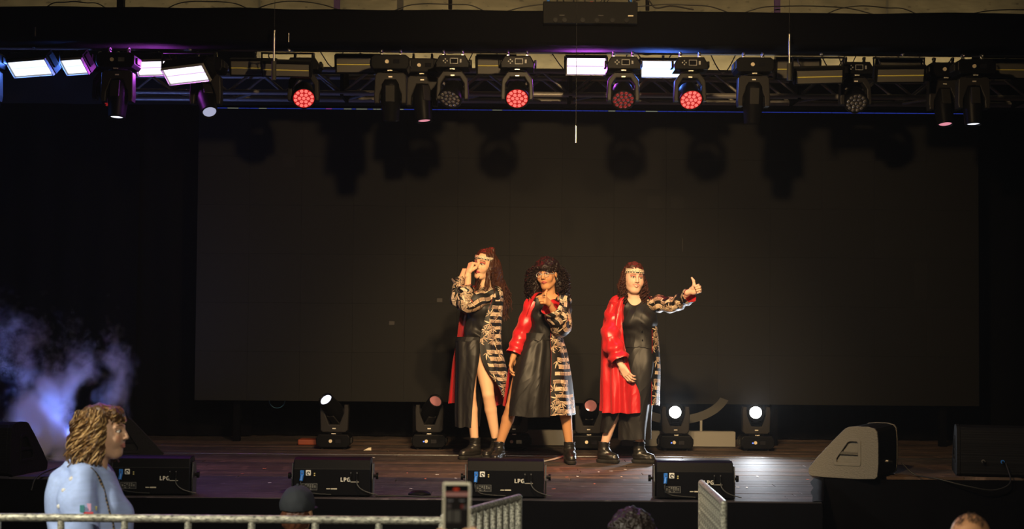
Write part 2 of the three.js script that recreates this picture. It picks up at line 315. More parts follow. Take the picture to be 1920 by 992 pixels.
{
  const t = thing('power_box', 'dark power distribution box strapped on the cloth-wrapped truss', 'electrical box', [0.59, 4.335, -1.49]);
  part('body', box(0.73, 0.17, 0.1, 0, 0.055, 0, 0.006), std([0.006, 0.006, 0.006], 0.6, 0, { specularIntensity: 0.2 }), t);
  for (const x of [-0.27, -0.2, -0.06, 0.05, 0.17, 0.28]) part('socket', rod([x, -0.005, 0.04], [x, -0.005, 0.062], 0.018, 12), M.blackPlastic, t);
  for (const [x, c] of [[-0.22, M.greyPlastic], [0.08, M.greyPlastic], [0.31, M.cream]]) part('latch', box(0.04, 0.01, 0.012, x, 0.03, 0.055), c, t);
  part('plug', rod([-0.325, 0.13, 0], [-0.325, 0.2, 0], 0.012, 10), M.blue, t, 'blue power plug');
  part('plug', rod([0.31, 0.13, 0], [0.31, 0.17, 0], 0.014, 10), M.blue, t, 'blue power plug');
  part('indicator', box(0.02, 0.008, 0.012, 0.01, 0.142, 0.02), glow([0.8, 0.02, 0.02], 0.6), t, 'red indicator');
  for (const [x, dx] of [[-0.26, 0.02], [-0.2, -0.03], [-0.13, 0.01], [-0.05, 0.04], [0.04, 0], [0.11, 0], [0.3, 0]]) part('cable', tube([[x, 0.12, 0], [x + dx, 0.3, -0.02], [x + 2 * dx, 0.7, -0.03], [x + dx, 1.45, -0.06]], 0.006), M.cable, t);
  for (const [a, b] of [[0.07, 0.26], [0.12, 0.3]]) part('loose_cable', tube([[a, 0.13, 0.02], [a + 0.05, 0.19, 0.02], [b, 0.2, 0.03], [b + 0.06, 0.12, 0.03]], 0.004), M.greyPlastic, t);
  part('loose_cable', tube([[0.33, 0.15, 0.02], [0.44, 0.17, 0.02], [0.5, 0.1, 0.03], [0.62, 0.115, 0.03], [0.8, 0.09, 0.02]], 0.006), M.greyPlastic, t);
}
{
  const t = thing('box_truss', 'bare metal box truss with diagonal braces behind the hanging lights', 'truss', [0, 0, 0]);
  const yt = 4.195, yb = 3.99, zf = -3.0, zr = -3.4, cg = rod([-3.6, 0, 0], [5.6, 0, 0], 0.024, 12);
  for (const y of [yt, yb]) for (const z of [zf, zr]) part('chord', cg, M.trussMetal, t).position.set(0, y, z);
  const up = rod([0, yb, 0], [0.25, yt, 0], 0.013, 8), dn = rod([0, yt, 0], [0.25, yb, 0], 0.013, 8), fw = rod([0, 0, zf], [0.25, 0, zr], 0.012, 8), bw = rod([0, 0, zr], [0.25, 0, zf], 0.012, 8);
  for (let k = 0; k < 36; k++) { const x = -3.5 + k * 0.25; for (const z of [zf, zr]) part('diagonal_brace', k % 2 ? dn : up, M.trussMetal, t).position.set(x, 0, z); if (k % 2 === 0) part('cross_brace', k % 4 ? fw : bw, M.trussMetal, t).position.set(x, yb, 0); }
  for (const x of [-3.55, -1.5, 0.5, 2.5, 4.5]) part('joint_plate', box(0.03, 0.26, 0.44, x, (yt + yb) / 2, (zf + zr) / 2, 0.004), M.blackMatte, t);
  for (const x of [-3.5, 5.4]) part('hanger', box(0.06, 1.72, 0.06, x, 5.05, -3.2), M.blackMatte, t);
  // black cloth border behind the truss, down to the screen
  const rows = []; for (let i = 0; i <= 5; i++) { const r = []; for (let j = 0; j <= 240; j++) { const x = -6.1 + 12.2 * j / 240; r.push([x, 4.28 - 0.315 * i / 5 + 0.006 * noise(x * 2, 0, 5), -3.62 + 0.012 * noise(x * 4, i * 0.2, 2)]); } rows.push(r); }
  part('border_cloth', [sheet(rows), inset(flipped(sheet(rows)), 0.003)], std([0.02, 0.019, 0.017], 0.9), t, 'dark cloth border behind the braces');
  part('border_pipe', rod([-6.1, 4.285, -3.62], [6.1, 4.285, -3.62], 0.02), M.blackMatte, t);
  for (const x of [-4, 0, 4]) part('border_bracket', box(0.04, 0.03, 0.26, x, 4.27, -3.5), M.blackMatte, t);
}

// ---------------------------------------------------------------- moving lights
const G = {};
G.beamBase = prism([[-0.15, -0.03], [-0.13, -0.058], [0.13, -0.058], [0.15, -0.03], [0.15, 0.035], [0.12, 0.058], [-0.12, 0.058], [-0.15, 0.035]], 0.24, 0.008);
G.handle = box(0.02, 0.05, 0.12, 0, 0, 0, 0.006);
G.beamYoke = prism([[-0.122, -0.02], [-0.1, 0], [0.1, 0], [0.122, -0.02], [0.128, -0.2], [0.122, -0.245], [0.088, -0.245], [0.084, -0.17], [0.045, -0.07], [-0.045, -0.07], [-0.084, -0.17], [-0.088, -0.245], [-0.122, -0.245], [-0.128, -0.2]], 0.1, 0.008);
G.beamHead = lathe([[0, 0.14], [0.05, 0.138], [0.074, 0.1], [0.08, 0.04], [0.08, -0.03], [0.07, -0.12], [0.066, -0.175], [0.066, -0.19], [0.058, -0.19], [0.056, -0.176], [0, -0.176]], 32);
G.beamFin = box(0.075, 0.13, 0.02, 0, 0.03, 0.072, 0.006);
G.lens = lathe([[0, -0.181], [0.03, -0.18], [0.052, -0.177], [0.056, -0.174]], 28);
G.washBase = prism([[-0.13, -0.05], [0.13, -0.05], [0.135, -0.01], [0.1, 0.05], [-0.1, 0.05], [-0.135, -0.01]], 0.22, 0.008);
G.washYoke = prism([[-0.12, -0.06], [-0.075, 0], [0.075, 0], [0.12, -0.06], [0.128, -0.19], [0.124, -0.225], [0.092, -0.225], [0.09, -0.1], [0.055, -0.045], [-0.055, -0.045], [-0.09, -0.1], [-0.092, -0.225], [-0.124, -0.225], [-0.128, -0.19]], 0.095, 0.008);
G.washHead = lathe([[0, 0.09], [0.055, 0.088], [0.078, 0.06], [0.084, 0], [0.094, -0.055], [0.096, -0.08], [0.09, -0.084], [0.086, -0.076], [0, -0.076]], 36);
{
  const c = [[0, 0]]; for (let i = 0; i < 6; i++) c.push([0.035 * Math.cos(i * Math.PI / 3), 0.035 * Math.sin(i * Math.PI / 3)]); for (let i = 0; i < 12; i++) c.push([0.068 * Math.cos((i + 0.5) * Math.PI / 6), 0.068 * Math.sin((i + 0.5) * Math.PI / 6)]);
  G.washCells = merge(c.map(([x, z]) => new THREE.SphereGeometry(0.0145, 10, 6, 0, Math.PI * 2, 0, Math.PI / 2).scale(1, 0.55, 1).rotateX(Math.PI).translate(x, -0.0765, z)));
  G.washGap = lathe([[0, -0.0768], [0.085, -0.0766], [0.0855, -0.076]], 30);
}
G.clamp = merge([box(0.022, 0.07, 0.03, 0, 0.03, 0, 0.004), new THREE.TorusGeometry(0.03, 0.009, 6, 14, Math.PI * 1.3).rotateY(Math.PI / 2).translate(0, 0.08, 0), box(0.012, 0.03, 0.012, 0, -0.01, 0)]);
G.display = box(0.05, 0.034, 0.004, 0, 0, 0, 0.001);
G.displayRim = merge([box(0.06, 0.004, 0.005, 0, 0.02, 0), box(0.06, 0.004, 0.005, 0, -0.02, 0), box(0.004, 0.044, 0.005, -0.029, 0, 0), box(0.004, 0.044, 0.005, 0.029, 0, 0)]);
G.dots = merge([[0, 0.014], [0, -0.014], [-0.014, 0], [0.014, 0]].map(([x, y]) => new THREE.CylinderGeometry(0.0055, 0.0055, 0.004, 10).rotateX(Math.PI / 2).translate(x, y, 0)));
G.knob = new THREE.CylinderGeometry(0.015, 0.015, 0.012, 16).rotateX(Math.PI / 2);
G.badge = merge([box(0.012, 0.008, 0.004, -0.014, 0, 0), box(0.012, 0.008, 0.004, 0, 0.001, 0), box(0.01, 0.008, 0.004, 0.013, 0, 0)]);
G.foot = new THREE.CylinderGeometry(0.016, 0.018, 0.02, 10);
const MG = { lensDim: glow([0.7, 0.72, 1], 0.55), red: glow([1, 0.16, 0.13], 1.2), redDim: glow([0.6, 0.02, 0.02], 0.35), redBack: glow([1, 0.02, 0.02], 0.5), off: std([0.5, 0.48, 0.45], 0.12, 0.85), offGap: std([0.015, 0.013, 0.012], 0.5), lensOff: std([0.02, 0.02, 0.025], 0.08, 0, { clearcoat: 1 }),
  lensPink: std([0.5, 0.22, 0.26], 0.12, 0.3, { clearcoat: 1 }), lensBlue: glow([0.8, 0.82, 1], 1.6), lensFull: glow([0.95, 0.97, 1], 14), lensWhite: glow([0.85, 0.84, 1], 1.3), badge: std([0.85, 0.8, 0.7], 0.35, 0.4), knob: std([0.72, 0.62, 0.44], 0.35), dots: std([0.3, 0.3, 0.28], 0.4), blueLed: glow([0.12, 0.22, 1], 2.2), pinkOn: glow([0.85, 0.3, 0.38], 0.9) };

// kind: beam | wash; hung = under the truss, else standing on the stage; tilt and pan in degrees; aim of the light
function movingLight({ kind, x, y, z, hung = true, tilt = 0, pan = 0, roll = 0, yaw = 0, lens, cells, gap, label, group, beam, led }) {
  const t = thing(kind === 'beam' ? 'beam_moving_light' : 'wash_moving_light', label, 'stage light', [x, y, z], group);
  const frame = t; t.rotation.set(0, yaw * D2R, hung ? 0 : Math.PI);
  const B = kind === 'beam', hb = B ? 0.058 : 0.05, top = hung ? -hb - 0.06 : -hb - 0.018;
  const base = part('base', B ? G.beamBase : G.washBase, M.blackPlastic, frame); base.position.y = top;
  const zf = (B ? 0.12 : 0.11) + 0.002;
  if (B) {
    part('rotary_knob', G.knob, MG.knob, base).position.set(hung ? -0.022 : 0.022, 0.0, zf + 0.004); part('display', G.display, M.glassDark, base).position.set(hung ? 0.05 : -0.045, 0.002, zf);
    for (const s of [-1, 1]) part('handle', G.handle, M.greyPlastic, base).position.set(s * 0.152, 0, 0);
    if (led) part('indicator_lamp', box(0.01, 0.01, 0.004), MG.blueLed, base).position.set(-0.085 + 0.13, 0.004, zf);
  } else {
    part('display_rim', G.displayRim, MG.dots, base).position.set(0.012, 0.004, zf); part('display', G.display, M.glassDark, base).position.set(0.012, 0.004, zf - 0.001);
    part('button_pad', G.dots, MG.dots, base).position.set(-0.055, 0.004, zf); part('menu_button', box(0.014, 0.028, 0.004), MG.dots, base).position.set(0.065, 0.004, zf);
    for (const s of [-1, 1]) part('handle', G.handle, M.blackPlastic, base).position.set(s * 0.14, 0, 0);
  }
  part('badge', G.badge, MG.badge, base).position.set(0, -hb - 0.006, 0.09);
  const yoke = part('yoke', B ? G.beamYoke : G.washYoke, M.yokeGrey, frame); yoke.position.y = top - hb - 0.014; yoke.rotation.y = roll * D2R;
  part('turntable', new THREE.CylinderGeometry(0.07, 0.08, 0.02, 20), M.blackMatte, frame).position.y = top - hb - 0.008;
  part('logo_plate', box(0.03, 0.01, 0.003), MG.badge, yoke).position.set(0, -0.035, 0.051);
  const pivot = B ? -0.185 : -0.165;
  const head = part('head', B ? G.beamHead : G.washHead, M.blackPlastic, frame); head.position.y = top - hb - 0.014 + pivot;
  head.rotation.order = 'YXZ'; head.rotation.set((hung ? -tilt : -tilt) * D2R, pan * D2R, 0);
  if (B) { part('rear_fin', G.beamFin, M.greyPlastic, head); part('lens', G.lens, lens ?? MG.lensOff, head); }
  else { part('lens_plate', G.washGap, gap ?? MG.offGap, head); part('lens_cells', G.washCells, cells ?? MG.off, head); }
  for (const s of [-1, 1]) part('trunnion', rod([s * 0.07, head.position.y, 0], [s * 0.1, head.position.y, 0], 0.03, 14), M.blackMatte, frame);
  if (hung) for (const s of [-1, 1]) { const c = part('clamp', G.clamp, M.zinc, frame); c.position.set(s * 0.075, top + hb, 0); c.scale.y = 0.5; }
  else for (const sx of [-1, 1]) for (const sz of [-1, 1]) part('foot', G.foot, M.blackMatte, frame).position.set(sx * 0.1, top + hb + 0.009, sz * 0.08);
  if (beam) {
    t.updateMatrixWorld(true);
    const o = V(0, B ? -0.215 : -0.1, 0).applyMatrix4(head.matrixWorld), d = V(0, -3, 0).applyMatrix4(head.matrixWorld);
    const e = beam.to ? V(...beam.to) : d;
    if (beam.to) o.copy(V(0, B ? -0.215 : -0.1, 0).applyMatrix4(head.matrixWorld));
    spot(o.x, o.y, o.z, e.x, e.y, e.z, beam.color, beam.i, beam.a, beam.p ?? 0.7, B ? 2.5 : 4).name = 'moving_light_beam';
    if (beam.spill) spot(o.x, o.y, o.z, e.x, e.y + 0.8, e.z, beam.color, beam.spill, 1.1, 1, 2.5).name = 'moving_light_spill';
  }
  return t;
}
const RED = new THREE.Color().setRGB(1, 0.02, 0.03), COOL = new THREE.Color().setRGB(0.85, 0.92, 1);
const HY = 4.139, RY = 4.182;
// beam lights along the wrapped truss
movingLight({ kind: 'beam', x: -3.11, y: HY, z: -1.7, tilt: 7, pan: -8, lens: MG.lensBlue, label: 'beam light hanging at far left, lens glowing bluish white underneath' });
movingLight({ kind: 'beam', x: -0.965, y: HY, z: -1.7, tilt: -12, pan: 0, label: 'dark beam light pointing straight down, left of the unlit wash light' });
movingLight({ kind: 'beam', x: 1.887, y: HY, z: -1.7, tilt: -10, pan: 0, label: 'dark beam light pointing down, right of the rightmost red wash light' });
movingLight({ kind: 'beam', x: 3.615, y: HY, z: -1.7, tilt: 6, pan: 4, lens: MG.lensBlue, label: 'rightmost hanging beam light, lens edge glowing bluish white' });
movingLight({ kind: 'beam', x: -0.74, y: RY, z: -2.1, tilt: 10, pan: 35, yaw: 0, lens: MG.pinkOn, label: 'dark beam light half hidden behind another, its pink lens edge showing' });
movingLight({ kind: 'beam', x: 3.5, y: RY, z: -2.1, tilt: 14, pan: 6, lens: MG.pinkOn, label: 'dark beam light with pink lens next to the rightmost beam light' });
movingLight({ kind: 'beam', x: -2.5, y: RY, z: -2.1, tilt: 42, pan: 25, lens: MG.lensDim, label: 'small tilted light with glowing white lens below the violet strobe panel' });
movingLight({ kind: 'beam', x: -4.16, y: HY, z: -1.7, tilt: 52, pan: 40, lens: MG.pinkOn, label: 'light cut off by the left frame edge, pink lens' });
// wash lights
const wash = (x, o, label) => movingLight({ kind: 'wash', x, y: HY, z: -1.7, tilt: 48, pan: 0, ...o, label });
const washBeam = { color: RED, i: 0.7, a: 0.5, p: 0.9 };
wash(-0.478, { tilt: 42, pan: -22 }, 'unlit wash light with clear lens cells, left of the red ones');
wash(0.03, { cells: MG.red, gap: MG.redBack, beam: washBeam }, 'bright red wash light hanging above the dancers, left of the pink strobe panel');
wash(0.863, { cells: MG.redDim, tilt: 44, beam: { ...washBeam, i: 0.3 } }, 'dim dark red wash light between the pink and blue strobe panels');
wash(1.388, { cells: MG.red, gap: MG.redBack, pan: 6, beam: washBeam }, 'bright red wash light right of the blue strobe panel');
wash(2.78, { y: RY, z: -2.1, tilt: 50 }, 'unlit black wash light between the two right pairs of strobe panels');
wash(-1.706, { y: RY, z: -2.1, tilt: 52, pan: 8, cells: MG.red, gap: MG.redBack, beam: { ...washBeam, i: 3 } }, 'red wash light hanging below the left unlit strobe panels');
wash(-3.3, { y: RY, z: -2.12, tilt: 40, pan: 70, cells: MG.redDim, label: '' }, 'dark red wash light turned sideways behind the far left beam light');
// two red washes on drop pipes behind the wrapped truss, over the dancers' backs
for (const [x, to, l] of [[-0.55, [0.05, 2.2, -2.35], 'red wash light on a drop pipe hidden behind the wrapped truss, left one'], [1.15, [0.95, 2.2, -2.35], 'red wash light on a drop pipe hidden behind the wrapped truss, right one']]) {
  const t = wash(x, { y: 4.69, z: -2.78, tilt: 15, cells: MG.red, gap: MG.redBack, beam: { color: RED, i: 12, a: 0.27, p: 0.7, to } }, l);
  t.scale.setScalar(0.85);
  part('drop_pipe', rod([0, 0, 0], [0, 1.4, 0], 0.02), M.blackMatte, t);
}
// floor row
const FY = STAGE, floorLight = (x, z, o, label) => movingLight({ kind: 'beam', x, y: FY, z, hung: false, ...o, label, group: undefined });
floorLight(-1.583, -3.48, { tilt: 52, pan: 28, lens: MG.lensWhite, label: '' }, 'floor moving light at left with glowing white lens tilted up');
floorLight(-0.734, -3.55, { tilt: 55, pan: -24, lens: MG.lensPink, led: true }, 'floor moving light with dull pink lens, left of the dancers');
floorLight(0.03, -3.57, { tilt: 20, pan: 0 }, 'floor moving light hidden between the left and middle dancers\' legs');
floorLight(0.704, -3.58, { tilt: 66, pan: -4, lens: MG.lensPink }, 'floor moving light with pink lens between the middle and right dancers');
floorLight(1.494, -3.62, { tilt: 84, pan: 6.3, lens: MG.lensFull, led: true, beam: { color: COOL, i: 380, a: 0.14, p: 0.9, spill: 7 } }, 'floor moving light shining dazzling white at the audience, nearer the dancers');
floorLight(2.233, -3.66, { tilt: 84, pan: 9.3, lens: MG.lensFull, led: true, beam: { color: COOL, i: 380, a: 0.14, p: 0.9, spill: 7 } }, 'rightmost floor moving light shining dazzling white at the audience');

// ---------------------------------------------------------------- strobe panels
const rimMat = std([0.3, 0.3, 0.3], 0.5);
const faceOff = std([0.085, 0.08, 0.068], 0.55), tubeOff = std([0.6, 0.54, 0.12], 0.35);
function strobe({ x, y, z, w = 0.37, h = 0.135, tilt = 14, roll = 0, pan = 0, on, label }) {
  const t = thing('strobe_panel', label, 'stage light', [x, z > -1.85 ? 4.112 : 4.139, z]), top0 = t.position.y, b = part('housing', prism([[-w / 2 - 0.014, -h / 2 - 0.012], [w / 2 + 0.014, -h / 2 - 0.012], [w / 2 + 0.014, h / 2 + 0.022], [-w / 2 - 0.014, h / 2 + 0.022]], 0.09, 0.006).translate(0, 0, -0.047), M.blackPlastic, t);
  b.position.y = y - top0; b.rotation.order = 'YXZ'; b.rotation.set(tilt * D2R, pan * D2R, roll * D2R);
  const fh = h / 2 - 0.006;
  for (const s of [-1, 1]) part('face', box(w, fh, 0.008, 0, s * (fh / 2 + 0.005), 0.001, 0.002), on ? on.face : faceOff, b);
  part('strobe_tube', rod([-w / 2, 0, 0.003], [w / 2, 0, 0.003], 0.005, 8), on ? on.tube : tubeOff, b);
  for (const s of [-1, 1]) part('side_bracket', box(0.008, 0.11, 0.05, s * (w / 2 + 0.019), 0.02, -0.05), M.blackMatte, b);
  part('bracket_bar', box(w + 0.05, 0.01, 0.03, 0, -0.005, -0.05), M.blackMatte, t);
  const arm = Math.max(0.02, top0 - y - 0.03);
  for (const s of [-1, 1]) part('bracket_arm', box(0.008, arm, 0.03, s * (w / 2 + 0.019), -arm / 2, -0.05), M.blackMatte, t);
  if (on) part('rim', [box(w + 0.02, 0.006, 0.03, 0, h / 2 + 0.006, 0.01), box(w + 0.02, 0.006, 0.03, 0, -h / 2 - 0.006, 0.01), box(0.006, h + 0.02, 0.03, -w / 2 - 0.006, 0, 0.01), box(0.006, h + 0.02, 0.03, w / 2 + 0.006, 0, 0.01)], rimMat, b);
  const c = part('clamp', G.clamp, M.zinc, t); c.position.set(0.02, 0.01, -0.02); c.scale.y = z > -1.85 ? 0.12 : 0.3;
  part('cable', tube([[-w * 0.3, y - top0 + h / 2, -0.07], [-w * 0.42, -0.01, -0.08], [-w * 0.2, 0.0, -0.1], [0, -0.005, -0.06]], 0.005), M.cable, t);
  if (on) {
    const l = new THREE.RectAreaLight(on.color, on.i, w * 0.96, h * 0.94); l.name = 'strobe_panel_light'; t.updateMatrixWorld(true);
    const p = V(0, 0, 0.02).applyMatrix4(b.matrixWorld), q = V(0, 0, 1).applyMatrix4(b.matrixWorld); l.position.copy(p); scene.add(l); l.lookAt(q);
  }
}
const blueOn = { face: glow([0.78, 0.86, 1], 1.9), tube: glow([0.7, 0.8, 1], 1.2), color: new THREE.Color().setRGB(0.08, 0.22, 1), i: 110 };
const pinkOn = { face: glow([1, 0.86, 1], 1.9), tube: glow([0.85, 0.62, 0.95], 0.9), color: new THREE.Color().setRGB(0.6, 0.08, 0.9), i: 90 };
const S = (o, label) => strobe({ ...o, label });
S({ x: -3.805, y: 3.975, z: -1.7, w: 0.38, h: 0.14, tilt: 44, pan: -24, on: blueOn }, 'leftmost glowing blue-white strobe panel');
S({ x: -3.49, y: 4.01, z: -1.82, w: 0.2, h: 0.135, tilt: 44, pan: -22, on: blueOn }, 'short glowing blue-white strobe panel, second from the left edge');
S({ x: -2.92, y: 4.05, z: -2.1, w: 0.31, h: 0.13, tilt: 40, pan: -12, on: pinkOn }, 'glowing violet-white strobe panel half hidden behind the far left beam light');
S({ x: -2.575, y: 3.932, z: -1.7, w: 0.375, h: 0.14, roll: 3, tilt: 44, pan: -22, on: pinkOn }, 'glowing violet-white strobe panel, tilted, above the small white lens');
S({ x: -2.13, y: 4.05, z: -2.1, w: 0.34, h: 0.11 }, 'unlit strobe panel partly covered by another near the left hanging rod');
S({ x: -1.79, y: 3.965, z: -1.68, w: 0.36, h: 0.095, tilt: 20, roll: -1 }, 'unlit strobe panel above the left red wash light');
S({ x: -1.27, y: 4.085, z: -2.1, w: 0.34, h: 0.125 }, 'unlit strobe panel just left of the downward beam light');
S({ x: -0.14, y: 4.085, z: -2.1, w: 0.3, h: 0.135 }, 'unlit strobe panel between the unlit wash and the first red wash');
S({ x: 0.592, y: 4.087, z: -2.1, w: 0.31, h: 0.13, on: pinkOn }, 'glowing pink-white strobe panel near centre');
S({ x: 1.2, y: 4.068, z: -2.1, w: 0.31, h: 0.13, on: blueOn }, 'glowing blue-white strobe panel right of centre');
S({ x: 2.32, y: 4.075, z: -2.1, w: 0.34, h: 0.15 }, 'unlit strobe panel behind the right hanging rod');
S({ x: 2.405, y: 3.945, z: -1.68, w: 0.36, h: 0.1, tilt: 20, roll: 2 }, 'lower unlit strobe panel right of the right hanging rod');
S({ x: 3.15, y: 4.092, z: -2.1, w: 0.33, h: 0.12 }, 'upper unlit strobe panel of the far right pair');
S({ x: 3.045, y: 3.96, z: -1.68, w: 0.36, h: 0.1, tilt: 20, roll: 1 }, 'lower unlit strobe panel of the far right pair');
S({ x: 4.0, y: 4.085, z: -2.1, w: 0.34, h: 0.13 }, 'unlit strobe panel at the right frame edge');

// ---------------------------------------------------------------- cables, hanging rods, clamps
{
  const hang = (x, y0, y1, y2, z, label) => {
    const t = thing('hanging_rod', label, 'rod', [x, 0, z]);
    part('wire', rod([0, y0, 0], [0, 5.9, 0], 0.0018, 6), M.cable, t);
    part('steel_tip', rod([0, y0 - 0.02, 0], [0, y0 + 0.005, 0], 0.011, 10), M.steel, t);
    part('tube', rod([0, y1, 0], [0, y0 - 0.02, 0], 0.0085, 10), M.zinc, t);
    if (y2) part('sleeve', rod([0, y2, 0], [0, y1, 0], 0.019, 12), std([0.03, 0.028, 0.02], 0.7), t);
  };
  hang(-1.84, 4.22, 3.985, 3.84, -1.4, 'thin metal rod on a wire with dark sleeve, left of centre');
  hang(2.118, 4.223, 4.0, 3.87, -1.4, 'thin metal rod on a wire with dark sleeve, right of centre');
  hang(0.482, 3.5, 3.375, 0, -1.4, 'short white rod dangling on a thin wire before the screen');
  for (const [x, y] of [[-3.72, 4.19], [-1.75, 4.16]]) solo('truss_pin', rod([x, y, -1.53], [x, y + 0.07, -1.53], 0.008, 8), M.steel, x < -3 ? 'small steel pin on the wrapped truss above the leftmost strobe' : 'small steel pin under the wrapped truss by the left hanging rod', 'pin');
  const ww = thing('wall_washer', 'long warm light bar hidden behind the border cloth above the screen', 'light bar', [0, 4.33, -5.22]);
  part('housing', box(11.7, 0.08, 0.09, 0, 0.03, 0, 0.006), M.blackMatte, ww);
  part('light_strip', box(11.6, 0.03, 0.012, 0, 0.075, -0.04), glow([1, 0.8, 0.45], 1.5), ww);
  for (const x of [-3, 0, 3]) part('wall_bracket', box(0.04, 0.03, 0.22, x, 0.0, -0.16), M.blackMatte, ww);
  // the key lamps and the house flood, above the audience and outside the frame
  for (const [k, l] of [[KEYS[0], 'warm profile spotlight hung over the audience, right one'], [KEYS[1], 'warm profile spotlight hung over the audience, left one'], [KEYS[2], 'warm wide spotlight hung over the audience, middle one'], [FLOOD, 'house floodlight hung over the left of the audience'], [FLOOD2, 'weaker house floodlight hung behind the camera']]) {
    const d = V(...k.to).sub(V(...k.at)).normalize(), t = thing('key_lamp', l, 'stage light', [0, 0, 0]);
    const g = part('housing', lathe([[0, -0.5], [0.09, -0.48], [0.1, -0.2], [0.08, -0.15], [0.085, 0.0], [0.075, 0.0], [0.07, -0.02], [0, -0.02]], 24).rotateX(Math.PI / 2), M.blackPlastic, t); g.position.copy(V(...k.at).addScaledVector(d, -0.03)); g.quaternion.setFromUnitVectors(V(0, 0, 1), d);
    part('lamp_lens', new THREE.CircleGeometry(0.068, 24).translate(0, 0, -0.012), glow([1, 0.72, 0.4], 3), g);
    part('hanger', rod([k.at[0], k.at[1] + 0.08, k.at[2] + (k === FLOOD ? 0.1 : 0.2)], [k.at[0], 6.6, k.at[2] + (k === FLOOD ? 0.1 : 0.2)], 0.02), M.blackMatte, t);
  }
}

// ---------------------------------------------------------------- footlight bars along the stage front
{
  const prof = [[-0.1, 0], [0.1, 0], [0.1, 0.165], [0.075, 0.225], [0.03, 0.235], [-0.06, 0.235], [-0.1, 0.2]];
  const body = prism(prof, 0.5, 0.005).rotateY(-Math.PI / 2);
  const side = prism([[-0.06, -0.012], [0.06, -0.012], [0.07, 0.1], [0.045, 0.2], [-0.045, 0.2], [-0.07, 0.1]], 0.008, 0.0015).rotateY(Math.PI / 2);
  const ratingTex = canvasTex(256, 128, (c, w, h) => { c.fillStyle = '#0b0b0b'; c.fillRect(0, 0, w, h); c.strokeStyle = '#777'; c.lineWidth = 4; c.strokeRect(6, 6, w - 12, h - 12); c.fillStyle = '#8a8a84'; for (let r = 0; r < 3; r++) for (let k = 0; k < 6; k++) if ((r * 7 + k * 3) % 5) c.fillRect(24 + k * 36, 22 + r * 22, 24, 9); c.font = 'bold 30px sans-serif'; c.fillText('CE  \u2713  X', 60, 114); });
  const rating = std('#ffffff', 0.5, 0, { map: ratingTex });
  const mk = (x, z, yaw, label, flip) => {
    const t = thing('footlight_bar', label, 'stage light', [x, STAGE + 0.014, z]); t.rotation.y = yaw;
    part('housing', body, std([0.003, 0.003, 0.004], 0.5, 0, { specularIntensity: 0.15 }), t);
    const zf = 0.1;                                                       // the rear panel faces the audience
    part('seam', box(0.49, 0.003, 0.003, 0, 0.168, zf - 0.001), M.greyPlastic, t);
    const plug = part('power_plug', [box(0.026, 0.034, 0.016, -0.192, 0.142, zf + 0.008, 0.004), rod([-0.192, 0.128, zf + 0.012], [-0.196, 0.092, zf + 0.022], 0.012, 10)], M.blue, t, 'blue power plug');
    part('plug_screw', new THREE.CylinderGeometry(0.004, 0.004, 0.004, 8).rotateX(Math.PI / 2).translate(-0.192, 0.142, zf + 0.017), M.steel, plug);
    const sock = part('power_socket', box(0.034, 0.036, 0.01, -0.152, 0.142, zf + 0.005, 0.004), M.white, t, 'white power socket');
    part('socket_hole', new THREE.TorusGeometry(0.009, 0.003, 6, 16, 5).translate(-0.151, 0.141, zf + 0.011), M.blackMatte, sock);
    for (const y of [0.139, 0.126]) part('indicator', box(0.008, 0.007, 0.003, -0.112, y, zf + 0.002), std([0.6, 0.5, 0.2], 0.4), t);
    part('rating_plate', new THREE.PlaneGeometry(0.105, 0.045).translate(-0.145, 0.052, zf + 0.0008), rating, t);
    part('caption', [box(0.024, 0.006, 0.001, -0.022, 0.04, zf + 0.001), box(0.04, 0.008, 0.001, 0.015, 0.04, zf + 0.001)], std([0.5, 0.47, 0.38], 0.5), t);
    part('maker_mark', text('LPG', 0.027).translate(0.09, 0.1, zf + 0.0005), std([0.62, 0.6, 0.54], 0.5), t);
    part('caption', box(0.055, 0.004, 0.001, 0.15, 0.085, zf + 0.001), std([0.4, 0.38, 0.33], 0.5), t);
    for (const x2 of [0.125, 0.165]) { const c = part('data_plug', rod([x2, 0.14, zf + 0.006], [x2, 0.1, zf + 0.012], 0.0075, 8), M.blackPlastic, t); part('latch', box(0.006, 0.008, 0.006, x2, 0.144, zf + 0.008), M.steel, c); }
    part('power_cable', tube([[-0.196, 0.092, zf + 0.022], [-0.2, 0.06, zf + 0.028], [-0.17, 0.025, zf + 0.03], [-0.1, 0.012, zf + 0.035], [0, 0.006, zf + 0.03]], 0.0045), M.cable, t);
    part('data_cable', tube([[0.165, 0.1, zf + 0.012], [0.17, 0.07, zf + 0.03], [0.2, 0.04, zf + 0.035], [0.245, 0.02, zf + 0.03], [0.3, 0.006, zf + 0.02]], 0.0035), std([0.05, 0.05, 0.05], 0.5), t);
    for (const s of [-1, 1]) {
      part('side_bracket', side.clone().translate(s * 0.262, 0, 0), std([0.05, 0.05, 0.05], 0.4, 0.6), t);
      part('lock_knob', [rod([s * 0.262, 0.115, 0.0], [s * 0.285, 0.115, 0.0], 0.01, 10), rod([s * 0.28, 0.115, 0], [s * 0.296, 0.115, 0], 0.022, 8)], M.blackPlastic, t);
    }
    part('base_bracket', box(0.53, 0.012, 0.12, 0, -0.006, 0, 0.003), M.blackMatte, t);
  };
  mk(-2.345, 0.12, 0.02, 'footlight bar at far left, half behind the blond woman');
  mk(-1.165, 0.12, 0.01, 'footlight bar above the dark cap, second from left');
  mk(-0.03, 0.12, 0, 'footlight bar just behind the raised phone');
  mk(1.205, 0.12, -0.01, 'rightmost footlight bar, behind the right steel barrier');
  solo('floor_pedal', lathe([[0, 0.03], [0.03, 0.028], [0.05, 0.01], [0.052, 0], [0, 0]], 18).scale(1.5, 1, 0.8), M.blackPlastic, 'dark lump of gathered cable beside the second footlight bar', 'cable', null, [-0.6, STAGE + 0.001, 0.06]);
